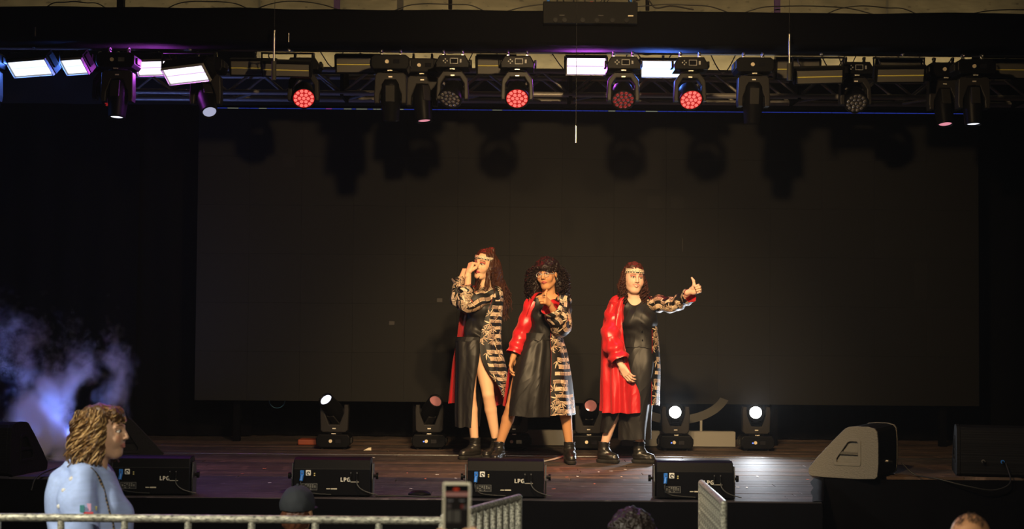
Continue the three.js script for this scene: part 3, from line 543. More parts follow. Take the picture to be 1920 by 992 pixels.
  solo('stage_cable', tube([[-0.88, STAGE + 0.006, 0.2], [-0.75, STAGE + 0.006, 0.16], [-0.55, STAGE + 0.006, 0.2], [-0.38, STAGE + 0.006, 0.17]], 0.006), M.cable, 'black cable along the stage edge between two footlight bars', 'cable');
}
// ---------------------------------------------------------------- stage monitors
{
  const soft = (p, n = 2) => { for (let k = 0; k < n; k++) p = p.flatMap((a, i) => { const b = p[(i + 1) % p.length]; return [[a[0] * 0.75 + b[0] * 0.25, a[1] * 0.75 + b[1] * 0.25], [a[0] * 0.25 + b[0] * 0.75, a[1] * 0.25 + b[1] * 0.75]]; }); return p; };
  const prof = soft([[-0.27, 0.0], [0.2, 0.0], [0.235, 0.03], [0.235, 0.34], [0.2, 0.385], [0.03, 0.385], [-0.02, 0.36], [-0.29, 0.07], [-0.29, 0.02]], 1);
  const crackle = noiseTex(256, (u, v) => { const k = 128 + 110 * fbm(u * 30, v * 30, 3, 4); return [k, k, k]; }, false);
  const paint = std([0.006, 0.006, 0.007], 0.62, 0, { specularIntensity: 0.15, bumpMap: crackle, bumpScale: 0.004 });
  const worn = std([0.135, 0.13, 0.115], 0.75, 0, { bumpMap: crackle, bumpScale: 0.006 });
  const W = 0.6;
  const outline = (s, c = [-0.03, 0.18]) => prof.map(([x, y]) => [c[0] + (x - c[0]) * s, c[1] + (y - c[1]) * s]);
  const hole = [[-0.15, 0.05], [-0.14, 0.035], [0.12, 0.035], [0.13, 0.05], [0.13, 0.27], [0.11, 0.29], [0.02, 0.29], [-0.01, 0.275], [-0.155, 0.085]].map(([x, y]) => [0.012 + x * 0.72, 0.068 + y * 0.78]);
  const inHole = hole.map(([x, y]) => [0.003 + x * 0.84, 0.19 + (y - 0.19) * 0.85]);
  const ring = (o, i, d) => { const s = new THREE.Shape(o.map(([x, y]) => new THREE.Vector2(x, y))); s.holes.push(new THREE.Path(i.map(([x, y]) => new THREE.Vector2(x, y)))); return new THREE.ExtrudeGeometry(s, { depth: d, bevelEnabled: true, bevelSize: 0.004, bevelThickness: 0.004, bevelSegments: 2 }); };
  const wedge = (x, z, yaw, sideMat, label, cables) => {
    const t = thing('stage_monitor', label, 'speaker', [x, STAGE, z]); t.rotation.y = yaw;
    part('cabinet', planarUv(prism(prof, W - 0.06, 0.012), 0, 1, 3), paint, t);
    for (const s of [-1, 1]) {
      const zz = s * (W / 2 - 0.03);
      const cheek = part('side_cheek', planarUv(ring(outline(1.0), hole, 0.02).translate(0, 0, s > 0 ? zz : zz - 0.02), 0, 1, 3), sideMat, t);
      const cup = part('handle_cup', new THREE.ExtrudeGeometry(new THREE.Shape(hole.map(([a, b]) => new THREE.Vector2(a, b))), { depth: 0.004, bevelEnabled: false }).translate(0, 0, zz + (s > 0 ? 0.001 : -0.005)), sideMat, t);
      part('handle_rim', ring(hole, inHole, 0.006).translate(0, 0, s > 0 ? zz + 0.02 : zz - 0.026), sideMat, cheek);
      part('handle_bar', box(0.17, 0.024, 0.016, 0.02, 0.185, s > 0 ? zz + 0.016 : zz - 0.016, 0.006), sideMat, cheek);
    }
    // slanted front grille
    const a = Math.atan2(0.29, 0.27);
    part('grille', box(0.38, 0.008, W - 0.1, 0, 0, 0, 0.003).rotateZ(a).translate(-0.16, 0.219, 0), std([0.01, 0.01, 0.01], 0.7, 0.4), t);
    for (const [zz, col] of cables) {
      const c = part('socket', rod([0.236, 0.12, zz], [0.255, 0.12, zz], 0.014, 12), col, t);
      part('plug_boot', rod([0.252, 0.12, zz], [0.285, 0.116, zz], 0.009, 10), M.blackPlastic, c);
    }
    return t;
  };
  // its rear turns right and away from us, the worn side panel faces us
  wedge(2.66, -1.5, -0.5, worn, 'stage monitor with worn grey side panel and handle facing the audience', [[0.06, M.steel]]);
  wedge(3.74, -1.6, -1.79, paint, 'black stage monitor at the right frame edge, rear with two plugs', [[0.1, M.steel], [-0.04, M.blue]]);
  wedge(-3.86, -1.16, -1.78, paint, 'black stage monitor at the left frame edge', []);
  wedge(-3.12, -2.05, -2.75, paint, 'dark stage monitor behind the blond woman\'s face', []);
  solo('monitor_cable', tube([[2.98, STAGE + 0.1, -1.42], [3.06, STAGE + 0.02, -1.38], [3.2, STAGE - 0.0, -1.24], [3.4, STAGE - 0.045, -1.16], [3.6, STAGE - 0.07, -1.15], [3.72, STAGE - 0.02, -1.17], [3.73, STAGE + 0.116, -1.29]], 0.006, 40), M.cable, 'black cable drooping over the edge between the two right monitors', 'cable');
  solo('monitor_cable', tube([[3.87, STAGE + 0.115, -1.29], [3.89, STAGE + 0.03, -1.23], [3.875, STAGE - 0.1, -1.19], [3.88, STAGE - 0.5, -1.19]], 0.005, 30), M.cable, 'cable hanging down from the blue plug of the right edge monitor', 'cable');
  solo('monitor_cable', tube([[-3.42, STAGE - 0.08, -0.72], [-3.4, STAGE + 0.0, -0.74], [-3.34, STAGE + 0.05, -0.85], [-3.2, STAGE + 0.075, -1.0], [-3.1, STAGE + 0.03, -1.15], [-3.0, STAGE + 0.006, -1.3]], 0.007, 30), M.cable, 'black cable arching behind the blond woman\'s shoulder', 'cable');
}
// ---------------------------------------------------------------- crowd barriers
{
  const zincTex = noiseTex(256, (u, v) => { const a = fbm(u * 10, v * 14, 2, 4), b = noise(u * 30, v * 30, 6); const k = 176 + 110 * a + (b > 0.25 ? -60 : 0); return [k, k * 0.99, k * 0.9]; });
  zincTex.repeat.set(0.6, 5); const galv = std('#ffffff', 0.5, 0.4, { map: zincTex });
  const barrier = (ax, az, bx, bz, gap, rTop, rBar, label, feet, h = 1.09) => {
    const L = Math.hypot(bx - ax, bz - az), t = thing('crowd_barrier', label, 'barrier', [ax, 0, az]); t.rotation.y = -Math.atan2(bz - az, bx - ax);
    part('top_rail', rod([0, h - rTop, 0], [L, h - rTop, 0], rTop, 14), galv, t);
    part('bottom_rail', rod([0, 0.2, 0], [L, 0.2, 0], rTop * 0.9, 12), galv, t);
    const n = Math.round(L / gap), bar = rod([0, 0.2, 0], [0, h - rTop, 0], rBar, 12);
    for (let k = 1; k < n; k++) part('bar', bar, galv, t).position.x = L * k / n;
    const post = rod([0, 0.03, 0], [0, h - rTop, 0], rTop, 14);
    for (const x of [0, L]) { part('end_post', post, galv, t).position.x = x; part('post_cap', new THREE.SphereGeometry(rTop, 12, 8).translate(x, h - rTop, 0), galv, t); }
    for (const x of [feet, L - feet]) part('foot', box(0.05, 0.03, 0.55, x, 0.015, 0, 0.004), galv, t);
  };
  barrier(-2.98, 3.0, -0.315, 3.0, 0.297, 0.019, 0.0165, 'long steel crowd barrier along the bottom left of the picture', 0.3);
  barrier(-0.31, 2.96, 0.045, 2.14, 0.085, 0.018, 0.015, 'short steel barrier beside the raised phone, running toward the stage', 0.2, 1.1);
  barrier(1.09, 2.34, 1.1, 1.36, 0.075, 0.018, 0.015, 'steel barrier seen end-on before the rightmost footlight bar', 0.2, 1.1);
}
// ---------------------------------------------------------------- smoke from the stage-left floor machine
{
  const t = thing('fog_machine', 'small dark fog machine with lamp behind the left edge monitor', 'fog machine', [-3.82, STAGE, -2.45]);
  part('body', box(0.3, 0.14, 0.26, 0, 0.085, 0, 0.012), M.blackPlastic, t);
  part('nozzle', rod([0.02, 0.15, 0], [0.02, 0.19, 0], 0.03, 14, 0.024), M.greyPlastic, t);
  part('lamp_face', box(0.2, 0.006, 0.05, 0.02, 0.158, 0.09), glow([0.6, 0.66, 1], 2), t);
  for (const sx of [-1, 1]) part('foot', box(0.03, 0.02, 0.2, sx * 0.12, 0.01, 0), M.blackMatte, t);
  const fl = new THREE.RectAreaLight(new THREE.Color().setRGB(0.2, 0.3, 1), 420, 0.26, 0.1); fl.name = 'fog_machine_lamp'; fl.position.set(-3.8, STAGE + 0.17, -2.36); fl.lookAt(-3.74, STAGE + 2, -2.2); scene.add(fl);
  // a drifting cloud of droplets, thrown into a density grid
  const R = rng(99), N = 90000, Rg = rng(7), g = merge(Array.from({ length: 84 }, () => { const c = () => (Rg() + Rg() + Rg() - 1.5) * 0.024; return new THREE.TetrahedronGeometry(0.00036, 0).translate(c(), c(), c()); })), m = new THREE.InstancedMesh(g, std([0.85, 0.86, 0.9], 1, 0, { transmission: 0.4, thickness: 0 }), N);
  const plume = [[-3.87, 0.03, 0.22, 0.12, 2.4], [-3.84, 0.25, 0.15, 0.2, 1.3], [-3.8, 0.48, 0.13, 0.22, 0.5], [-3.86, 0.75, 0.15, 0.22, 0.17], [-3.95, 1.0, 0.18, 0.2, 0.06], [-3.58, 0.4, 0.16, 0.2, 0.42], [-3.43, 0.58, 0.13, 0.2, 0.3], [-3.27, 0.62, 0.09, 0.22, 0.26], [-4.2, 0.85, 0.18, 0.25, 0.03], [-3.6, 0.08, 0.22, 0.12, 0.9]];
  const GX = 76, GY = 80, GZ = 26, cum = new Float64Array(GX * GY * GZ); let sum = 0, n = 0;
  for (let k = 0; k < GZ; k++) for (let j = 0; j < GY; j++) for (let i = 0; i < GX; i++) {
    const x = -4.5 + i * 0.02, y = j * 0.02, z = -2.55 + k * 0.022; let d = 0;
    for (const [px, py, rx, ry, a] of plume) { const u = (x - px) / rx, v = (y - py) / ry; d += a * Math.exp(-u * u - v * v); }
    const w = fbm(x * 3.4 + 0.6 * noise(x * 3, y * 3, 7), y * 2.2 + 0.7 * noise(y * 3, x * 3, 3), z * 3, 4);
    d *= Math.max(0, 0.12 + 2.6 * w) ** 1.4 * Math.exp(-(((z + 2.27) / 0.2) ** 2)); sum += d; cum[(k * GY + j) * GX + i] = sum;
  }
  const q = new THREE.Matrix4(), e = new THREE.Euler(), s = V(1, 1, 1), Q = new THREE.Quaternion(), p = V(0, 0, 0);
  for (; n < N; n++) {
    const r = R() * sum; let lo = 0, hi = cum.length - 1; while (lo < hi) { const c = (lo + hi) >> 1; cum[c] < r ? lo = c + 1 : hi = c; }
    const i = lo % GX, j = Math.floor(lo / GX) % GY, k = Math.floor(lo / GX / GY), t2 = () => R() + R() - 1;
    e.set(R() * 6, R() * 6, R() * 6); Q.setFromEuler(e); s.setScalar(0.7 + R() * 0.6);
    q.compose(p.set(-4.5 + (i + t2()) * 0.02, STAGE + 0.012 + Math.abs((j + t2()) * 0.02), -2.55 + (k + t2()) * 0.022), Q, s); m.setMatrixAt(n, q);
  }
  m.count = n; m.name = 'smoke'; m.userData = { kind: 'stuff', label: 'blue-lit stage smoke drifting up behind the blond woman', category: 'smoke' }; scene.add(m);
}

// ---------------------------------------------------------------- figures: signed-distance bodies meshed with surface nets
const smin = (a, b, k) => { const h = Math.max(k - Math.abs(a - b), 0) / k; return Math.min(a, b) - h * h * k * 0.25; };
class Field {
  constructor() { this.p = []; this.lo = [9, 9, 9]; this.hi = [-9, -9, -9]; this.warp = null; }
  grow(c, r) { for (let i = 0; i < 3; i++) { this.lo[i] = Math.min(this.lo[i], c[i] - r); this.hi[i] = Math.max(this.hi[i], c[i] + r); } }
  cap(a, b, ra, rb = ra, k = 0.02) { const d = [b[0] - a[0], b[1] - a[1], b[2] - a[2]]; this.p.push({ t: 0, a, d, l: d[0] * d[0] + d[1] * d[1] + d[2] * d[2] || 1e-9, ra, rb, k }); this.grow(a, ra + 0.012); this.grow(b, rb + 0.012); return this; }
  chain(pts, rs, k = 0.015) { for (let i = 0; i + 1 < pts.length; i++) this.cap(pts[i], pts[i + 1], rs[i], rs[i + 1], k); return this; }
  ell(c, r, k = 0.02, q = null) { this.p.push({ t: 1, c, r, k, q: q ? q.clone().invert() : null }); this.grow(c, Math.max(...r) + 0.012); return this; }
  cut(c, r, k = 0.01, q = null) { this.p.push({ t: 2, c, r, k, q: q ? q.clone().invert() : null }); return this; }
  plane(n, o) { this.p.push({ t: 3, n, o }); return this; }        // keeps the side where n.p < o
  at(x, y, z) {
    let d = 1e3;
    for (const p of this.p) {
      if (p.t === 0) {
        const px = x - p.a[0], py = y - p.a[1], pz = z - p.a[2], h = Math.max(0, Math.min(1, (px * p.d[0] + py * p.d[1] + pz * p.d[2]) / p.l));
        const ex = px - p.d[0] * h, ey = py - p.d[1] * h, ez = pz - p.d[2] * h;
        d = smin(d, Math.sqrt(ex * ex + ey * ey + ez * ez) - (p.ra + (p.rb - p.ra) * h), p.k);
      } else if (p.t === 3) d = Math.max(d, x * p.n[0] + y * p.n[1] + z * p.n[2] - p.o);
      else {
        let px = x - p.c[0], py = y - p.c[1], pz = z - p.c[2];
        if (p.q) { const v = TMP.set(px, py, pz).applyQuaternion(p.q); px = v.x; py = v.y; pz = v.z; }
        const a = px / p.r[0], b = py / p.r[1], c = pz / p.r[2], k0 = Math.sqrt(a * a + b * b + c * c), a2 = a / p.r[0], b2 = b / p.r[1], c2 = c / p.r[2], k1 = Math.sqrt(a2 * a2 + b2 * b2 + c2 * c2);
        const e = k1 > 1e-9 ? k0 * (k0 - 1) / k1 : -Math.min(...p.r);
        d = p.t === 1 ? smin(d, e, p.k) : -smin(-d, e, p.k);
      }
    }
    return this.warp ? d + this.warp(x, y, z) : d;
  }
}
const TMP = new THREE.Vector3();
function netMesh(f, h, colorOf, lo = f.lo, hi = f.hi) {
  const n = [0, 1, 2].map((i) => Math.ceil((hi[i] - lo[i]) / h) + 3), [nx, ny, nz] = n, o = [0, 1, 2].map((i) => lo[i] - h);
  const val = new Float32Array(nx * ny * nz), B = 4, diag = B * h * 0.9 * 1.25;
  for (let bz = 0; bz < nz; bz += B) for (let by = 0; by < ny; by += B) for (let bx = 0; bx < nx; bx += B) {
    const dc = f.at(o[0] + (bx + 1.5) * h, o[1] + (by + 1.5) * h, o[2] + (bz + 1.5) * h), far = Math.abs(dc) > diag;
    for (let z = bz; z < Math.min(bz + B, nz); z++) for (let y = by; y < Math.min(by + B, ny); y++) for (let x = bx; x < Math.min(bx + B, nx); x++) val[(z * ny + y) * nx + x] = far ? dc : f.at(o[0] + x * h, o[1] + y * h, o[2] + z * h);
  }
  const id = new Int32Array(nx * ny * nz).fill(-1), pos = [], idx = [], I = (x, y, z) => (z * ny + y) * nx + x;
  const E = [[0, 1], [2, 3], [4, 5], [6, 7], [0, 2], [1, 3], [4, 6], [5, 7], [0, 4], [1, 5], [2, 6], [3, 7]];
  for (let z = 0; z < nz - 1; z++) for (let y = 0; y < ny - 1; y++) for (let x = 0; x < nx - 1; x++) {
    const v = []; let m = 0; for (let c = 0; c < 8; c++) { const q = val[I(x + (c & 1), y + ((c >> 1) & 1), z + (c >> 2))]; v.push(q); if (q < 0) m |= 1 << c; }
    if (m === 0 || m === 255) continue;
    let sx = 0, sy = 0, sz = 0, k = 0;
    for (const [a, b] of E) if ((v[a] < 0) !== (v[b] < 0)) { const t = v[a] / (v[a] - v[b]); sx += (a & 1) + t * ((b & 1) - (a & 1)); sy += ((a >> 1) & 1) + t * (((b >> 1) & 1) - ((a >> 1) & 1)); sz += (a >> 2) + t * ((b >> 2) - (a >> 2)); k++; }
    id[I(x, y, z)] = pos.length / 3; pos.push(o[0] + (x + sx / k) * h, o[1] + (y + sy / k) * h, o[2] + (z + sz / k) * h);
  }
  const quad = (a, b, c, d, flip) => { if (a < 0 || b < 0 || c < 0 || d < 0) return; flip ? idx.push(a, c, b, a, d, c) : idx.push(a, b, c, a, c, d); };
  for (let z = 1; z < nz - 1; z++) for (let y = 1; y < ny - 1; y++) for (let x = 1; x < nx - 1; x++) {
    const a = val[I(x, y, z)] < 0;
    if (a !== val[I(x + 1, y, z)] < 0) quad(id[I(x, y - 1, z - 1)], id[I(x, y, z - 1)], id[I(x, y, z)], id[I(x, y - 1, z)], !a);
    if (a !== val[I(x, y + 1, z)] < 0) quad(id[I(x - 1, y, z - 1)], id[I(x - 1, y, z)], id[I(x, y, z)], id[I(x, y, z - 1)], !a);
    if (a !== val[I(x, y, z + 1)] < 0) quad(id[I(x - 1, y - 1, z)], id[I(x, y - 1, z)], id[I(x, y, z)], id[I(x - 1, y, z)], !a);
  }
  const g = new THREE.BufferGeometry(), N = new Float32Array(pos.length), e = h * 0.5; g.setAttribute('position', new THREE.Float32BufferAttribute(pos, 3));
  for (let i = 0; i < pos.length; i += 3) { const [x, y, z] = [pos[i], pos[i + 1], pos[i + 2]], a = f.at(x + e, y, z) - f.at(x - e, y, z), b = f.at(x, y + e, z) - f.at(x, y - e, z), c = f.at(x, y, z + e) - f.at(x, y, z - e), l = Math.hypot(a, b, c) || 1; N[i] = a / l; N[i + 1] = b / l; N[i + 2] = c / l; }
  g.setAttribute('normal', new THREE.BufferAttribute(N, 3)); g.setIndex(idx);
  const u = new Float32Array(pos.length / 3 * 2); for (let i = 0; i < u.length / 2; i++) { u[2 * i] = pos[3 * i] + pos[3 * i + 2] * 0.7; u[2 * i + 1] = pos[3 * i + 1]; } g.setAttribute('uv', new THREE.BufferAttribute(u, 2));
  if (colorOf) { const C = new Float32Array(pos.length); for (let i = 0; i < pos.length; i += 3) { const c = colorOf(pos[i], pos[i + 1], pos[i + 2]); C[i] = c[0]; C[i + 1] = c[1]; C[i + 2] = c[2]; } g.setAttribute('color', new THREE.BufferAttribute(C, 3)); }
  return g;
}
function joinColored(list) { return mergeGeometries(list.map((g) => { const q = g.index ? g.toNonIndexed() : g.clone(); for (const k of Object.keys(q.attributes)) if (!['position', 'normal', 'uv', 'color'].includes(k)) q.deleteAttribute(k); return q; })); }
const add3 = (a, b, s = 1) => [a[0] + b[0] * s, a[1] + b[1] * s, a[2] + b[2] * s];
const mix3 = (a, b, t) => [a[0] + (b[0] - a[0]) * t, a[1] + (b[1] - a[1]) * t, a[2] + (b[2] - a[2]) * t];

// head: local axes y up, z out of the face; returns a geometry in the figure's axes
function headGeo({ at, yaw = 0, pitch = 0, roll = 0, s = 1, skin, lip = [0.5, 0.12, 0.1], brow = [0.03, 0.015, 0.01], shadow = null, neckTo, smile = 0, jaw = 1, cell = 0.0034, full = 0 }) {
  const f = new Field();
  f.ell([0, 0.036, -0.014], [0.075, 0.084, 0.094], 0.02).ell([0, -0.035, 0.02], [0.056 * jaw + full * 0.008, 0.078, 0.07], 0.04).ell([0, -0.098, 0.058], [0.024 * jaw, 0.019, 0.02], 0.03);
  for (const q of [-1, 1]) {
    f.ell([q * 0.036, -0.028, 0.058], [0.026, 0.026, 0.024], 0.025); f.cap([q * 0.052, -0.06, -0.005], [q * 0.02, -0.1, 0.045], 0.014, 0.013, 0.03);
    f.cap([q * 0.012, 0.031, 0.089], [q * 0.047, 0.03, 0.07], 0.006, 0.005, 0.012);
  }
  for (const q of [-1, 1]) { f.cut([q * 0.031, 0.01, 0.099], [0.018, 0.012, 0.014], 0.012); f.ell([q * 0.031, 0.009, 0.0755], [0.0125, 0.0115, 0.0125], 0.002); f.cap([q * 0.019, 0.018, 0.0845], [q * 0.044, 0.016, 0.078], 0.0028, 0.0024, 0.003); }
  f.chain([[0, 0.022, 0.088], [0, -0.008, 0.098], [0, -0.022, 0.105]], [0.0075, 0.0085, 0.0105], 0.014);
  for (const q of [-1, 1]) f.ell([q * 0.011, -0.026, 0.095], [0.0075, 0.0065, 0.009], 0.006);
  const up = smile * 0.008;
  for (const q of [-1, 1]) { f.cap([0, -0.0535, 0.092], [q * (0.0265 + smile * 0.005), -0.057 + up, 0.0775 - smile * 0.004], 0.005, 0.003, 0.004); f.cap([0, -0.064 - smile * 0.003, 0.0905], [q * (0.0255 + smile * 0.005), -0.0585 + up, 0.077 - smile * 0.004], 0.0062, 0.003, 0.004); }
  for (const q of [-1, 1]) { f.ell([q * 0.077, -0.002, -0.012], [0.008, 0.03, 0.018], 0.006); f.cut([q * 0.087, 0.0, -0.008], [0.006, 0.018, 0.009], 0.004); }
  const Q = new THREE.Quaternion().setFromEuler(new THREE.Euler(pitch * D2R, yaw * D2R, roll * D2R, 'YXZ')), M4 = new THREE.Matrix4().compose(V(...at), Q, V(s, s, s));
  if (neckTo) { const e = V(...neckTo).applyMatrix4(M4.clone().invert()); f.cap([0, -0.05, -0.025], [e.x, e.y, e.z], 0.05, 0.056, 0.03); }
  const g = netMesh(f, cell, (x, y, z) => {
    if (z > 0.06) {
      const lx = Math.abs(x), ly = y - smile * 0.008 * Math.min(1, lx / 0.022);
      const mid = ly + 0.0585, lipH = 0.0112 * (1 - (lx / (0.0285 + smile * 0.006)) ** 2);
      if (smile && z > 0.074 && Math.abs(mid) < 0.0052 * (1 - (lx / 0.027) ** 2)) return [0.62, 0.56, 0.48];
      if (z > 0.07 && lipH > 0 && Math.abs(mid) < lipH) return Math.abs(mid) < 0.0013 && !smile ? [lip[0] * 0.45, lip[1] * 0.45, lip[2] * 0.45] : lip;
      const ex = (lx - 0.031), ey = y - 0.009, e = (ex / 0.0135) ** 2 + (ey / 0.0072) ** 2;
      if (e < 1) return Math.hypot(ex, ey) < 0.0062 ? [0.02, 0.012, 0.008] : [0.62, 0.56, 0.5];
      if (e < 1.9 && ey > -0.003) return [0.03, 0.015, 0.012];
      const by = 0.0325 + 0.003 * Math.cos((lx - 0.03) * 60); if (lx > 0.012 && lx < 0.05 && Math.abs(y - by) < 0.0042 - (lx - 0.012) * 0.05) return brow;
      if (shadow && lx > 0.014 && lx < 0.052 && y > 0.012 && y < 0.028) return shadow;
      if (lx > 0.03 && lx < 0.058 && Math.abs(y + 0.026) < 0.016) return [skin[0], skin[1] * 0.86, skin[2] * 0.84];
    }
    return skin;
  });
  g.applyMatrix4(M4); return { g, M4 };
}
// hand: wrist, direction of the knuckles Y, palm direction Z, thumb side X = side * (Y x Z)
const POSES = { thumbup: { c: [78, 98, 62], thumb: 'up' }, fist: { c: [78, 98, 62], thumb: 'over' }, relaxed: { c: [22, 32, 22], thumb: 'out' }, grip: { c: [38, 48, 40], thumb: 'out' }, pinch: { c: [62, 80, 50], thumb: 'in' } };
function handField(wrist, Yd, Zd, side, pose, s = 1) {
  const Y = V(...Yd).normalize(), Z = V(...Zd); Z.addScaledVector(Y, -Z.dot(Y)).normalize(); const X = Y.clone().cross(Z).multiplyScalar(side);
  const P = (x, y, z) => [wrist[0] + (X.x * x + Y.x * y + Z.x * z) * s, wrist[1] + (X.y * x + Y.y * y + Z.y * z) * s, wrist[2] + (X.z * x + Y.z * y + Z.z * z) * s];
  const f = new Field(), r = (v) => v * s, po = POSES[pose];
  f.cap(P(0, -0.035, 0), P(0, 0.012, 0), r(0.024), r(0.024), 0.02);
  for (const x of [-0.026, -0.009, 0.009, 0.026]) f.cap(P(x * 0.75, 0.012, 0), P(x, 0.083 - Math.abs(x) * 0.25, 0), r(0.0145), r(0.0115), 0.014);
  const L = [[0.028, 0.082, 0.042, 0.025, 0.02, 0.0092], [0.0095, 0.088, 0.046, 0.029, 0.022, 0.0095], [-0.0095, 0.084, 0.043, 0.027, 0.021, 0.009], [-0.027, 0.075, 0.034, 0.02, 0.019, 0.008]];
  for (const [x, y, a, b, c, rad] of L) {
    let t = 0, p = [x, y, 0]; const pts = [P(...p)], fan = pose === 'relaxed' || pose === 'grip' ? x * 1.2 : 0;
    [a, b, c].forEach((len, i) => { t += po.c[i] * D2R; p = [p[0] + fan * len, p[1] + Math.cos(t) * len, p[2] + Math.sin(t) * len]; pts.push(P(...p)); });
    f.chain(pts, [r(rad + 0.001), r(rad), r(rad * 0.94), r(rad * 0.82)], 0.0035);
  }
  const T = { up: [[0.022, 0.03, 0.012], [0.042, 0.052, 0.016], [0.074, 0.058, 0.01], [0.1, 0.05, 0.004]], over: [[0.022, 0.03, 0.014], [0.038, 0.056, 0.03], [0.022, 0.076, 0.05], [0, 0.078, 0.054]], out: [[0.022, 0.026, 0.01], [0.046, 0.048, 0.022], [0.056, 0.076, 0.03], [0.056, 0.1, 0.034]], in: [[0.022, 0.026, 0.012], [0.04, 0.05, 0.034], [0.036, 0.078, 0.05], [0.03, 0.096, 0.056]] }[po.thumb];
  f.chain(T.map((p) => P(...p)), [r(0.016), r(0.0125), r(0.0108), r(0.0085)], 0.008);
  return f;
}
// the bare body: a = viewer's left side, b = viewer's right side
function bodyField(J, o = {}) {
  const f = new Field(), w = o.w ?? 1;
  f.ell(J.chest, [0.125 * w, 0.15, 0.085 * w], 0.05).ell(mix3(J.chest, J.pelvis, 0.55), [0.1 * w, 0.12, 0.078 * w], 0.06).ell(J.pelvis, [0.13 * w, 0.1, 0.095 * w], 0.06);
  f.cap(J.chest, J.neck, 0.07, 0.045, 0.05);
  for (const k of ['a', 'b']) {
    f.cap(add3(J.neck, [0, -0.05, 0]), J['sh' + k], 0.045, 0.045, 0.04);
    f.chain([J['sh' + k], J['el' + k], J['wr' + k]], [0.044 * w, 0.035 * w, 0.024], 0.025);
    const calf = add3(mix3(J['kn' + k], J['an' + k], 0.3), [0, 0, -0.012]); f.chain([J['hip' + k], J['kn' + k], calf, J['an' + k]], [0.084 * w, 0.048 * w, 0.049 * w, 0.031], 0.012);
  }
  return f;
}
const bumps = (a, kx, ky, kz) => (x, y, z) => a * noise(x * kx, y * ky, z * kz);
// curls: helical locks from root to tip
function curls(list, seed, r0 = 0.0045, coil = 0.011, turns = 5) {
  const R = rng(seed), out = [];
  for (const [a, b, bulge] of list) {
    const pts = [], ph = R() * 6, n = 22, A = V(...a), Bv = V(...b), mid = A.clone().lerp(Bv, 0.4).add(V(...bulge)), c = new THREE.QuadraticBezierCurve3(A, mid, Bv), tn = turns * (0.7 + R() * 0.6), cr = coil * (0.6 + R() * 0.8);
    for (let i = 0; i <= n; i++) { const t = i / n, p = c.getPoint(t), w = cr * Math.min(1, t * 3); p.x += w * Math.cos(ph + t * tn * 6.28); p.z += w * Math.sin(ph + t * tn * 6.28); pts.push(p); }
    const g = new THREE.TubeGeometry(new THREE.CatmullRomCurve3(pts), n, r0 * (0.7 + R() * 0.7), 4); out.push(g);
  }
  return out;
}
// garments: rows of elliptic arcs, smoothed between the given rows
function garment(rows, { n = 64, steps = 4, closed = false, fold = 0, k = 9, seed = 1, foldTop = 0, yWave = 0 } = {}) {
  const key = ['x', 'y', 'z', 'rx', 'rz', 'a0', 'a1'], curve = key.map((q) => rows.map((r) => r[q] ?? (q === 'a0' ? -180 : q === 'a1' ? 180 : 0))), out = [], m = (rows.length - 1) * steps;
  const cr = (a, t) => { const i = Math.min(Math.floor(t), a.length - 2), u = t - i, p0 = a[Math.max(0, i - 1)], p1 = a[i], p2 = a[i + 1], p3 = a[Math.min(a.length - 1, i + 2)]; return 0.5 * (2 * p1 + (p2 - p0) * u + (2 * p0 - 5 * p1 + 4 * p2 - p3) * u * u + (3 * p1 - p0 - 3 * p2 + p3) * u * u * u); };
  for (let i = 0; i <= m; i++) {
    const t = i / steps, [x, y, z, rx, rz, a0, a1] = curve.map((c) => cr(c, t)), row = [], g = foldTop + (1 - foldTop) * i / m;
    for (let j = 0; j < (closed ? n : n + 1); j++) {
      const a = (a0 + (a1 - a0) * j / n) * D2R, f = fold * g * (0.7 * Math.sin(k * a + 1.1 * Math.sin(a * 2 + seed) + 0.5 * noise(y * 2, a, seed)) + 0.6 * noise(a * k * 0.5, y * 3, seed));
      row.push([x + (rx + f) * Math.sin(a), y + yWave * noise(a * 2, 0, seed) * g, z + (rz + f) * Math.cos(a)]);
    }
    out.push(row);
  }
  return sheet(out, closed);
}
function sleeve(pts, rs, { n = 28, steps = 7, fold = 0.006, seed = 1, squash = 1 } = {}) {
  const c = new THREE.CatmullRomCurve3(pts.map((p) => V(...p))), m = (pts.length - 1) * steps, rows = []; let U = null;
  for (let i = 0; i <= m; i++) {
    const t = i / m, p = c.getPoint(t), T = c.getTangent(t); if (!U) U = Math.abs(T.y) > 0.9 ? V(1, 0, 0) : V(0, 1, 0); U.addScaledVector(T, -U.dot(T)).normalize(); const W = U.clone().cross(T), q = t * (rs.length - 1), k = Math.min(Math.floor(q), rs.length - 2), r = rs[k] + (rs[k + 1] - rs[k]) * (q - k), row = [];
    for (let j = 0; j < n; j++) { const a = j / n * Math.PI * 2, R2 = r + fold * noise(Math.cos(a) * 2, t * 9 + seed, Math.sin(a) * 2) + fold * 0.7 * Math.sin(t * 26 + 2 * Math.sin(a) + seed); row.push([p.x + U.x * R2 * Math.cos(a) + W.x * R2 * Math.sin(a) * squash, p.y + U.y * R2 * Math.cos(a) + W.y * R2 * Math.sin(a) * squash, p.z + U.z * R2 * Math.cos(a) + W.z * R2 * Math.sin(a) * squash]); }
    rows.push(row);
  }
  const g = sheet(rows, true), u = g.attributes.uv.array; for (let i = 0; i < u.length; i += 2) { const q = u[i]; u[i] = -u[i + 1] + seed * 0.13; u[i + 1] = q * 0.9 + seed * 0.21; }
  return g;
}
function doubled(parent, name, geo, outer, inner, d = 0.004, label, innerLabel) {
  const m = part(name, geo, outer, parent, label); part('lining', inset(flipped(geo), -d), inner, m, innerLabel); return m;
}
const skinMat = new THREE.MeshPhysicalMaterial({ vertexColors: true, roughness: 0.5, specularIntensity: 0.5 });
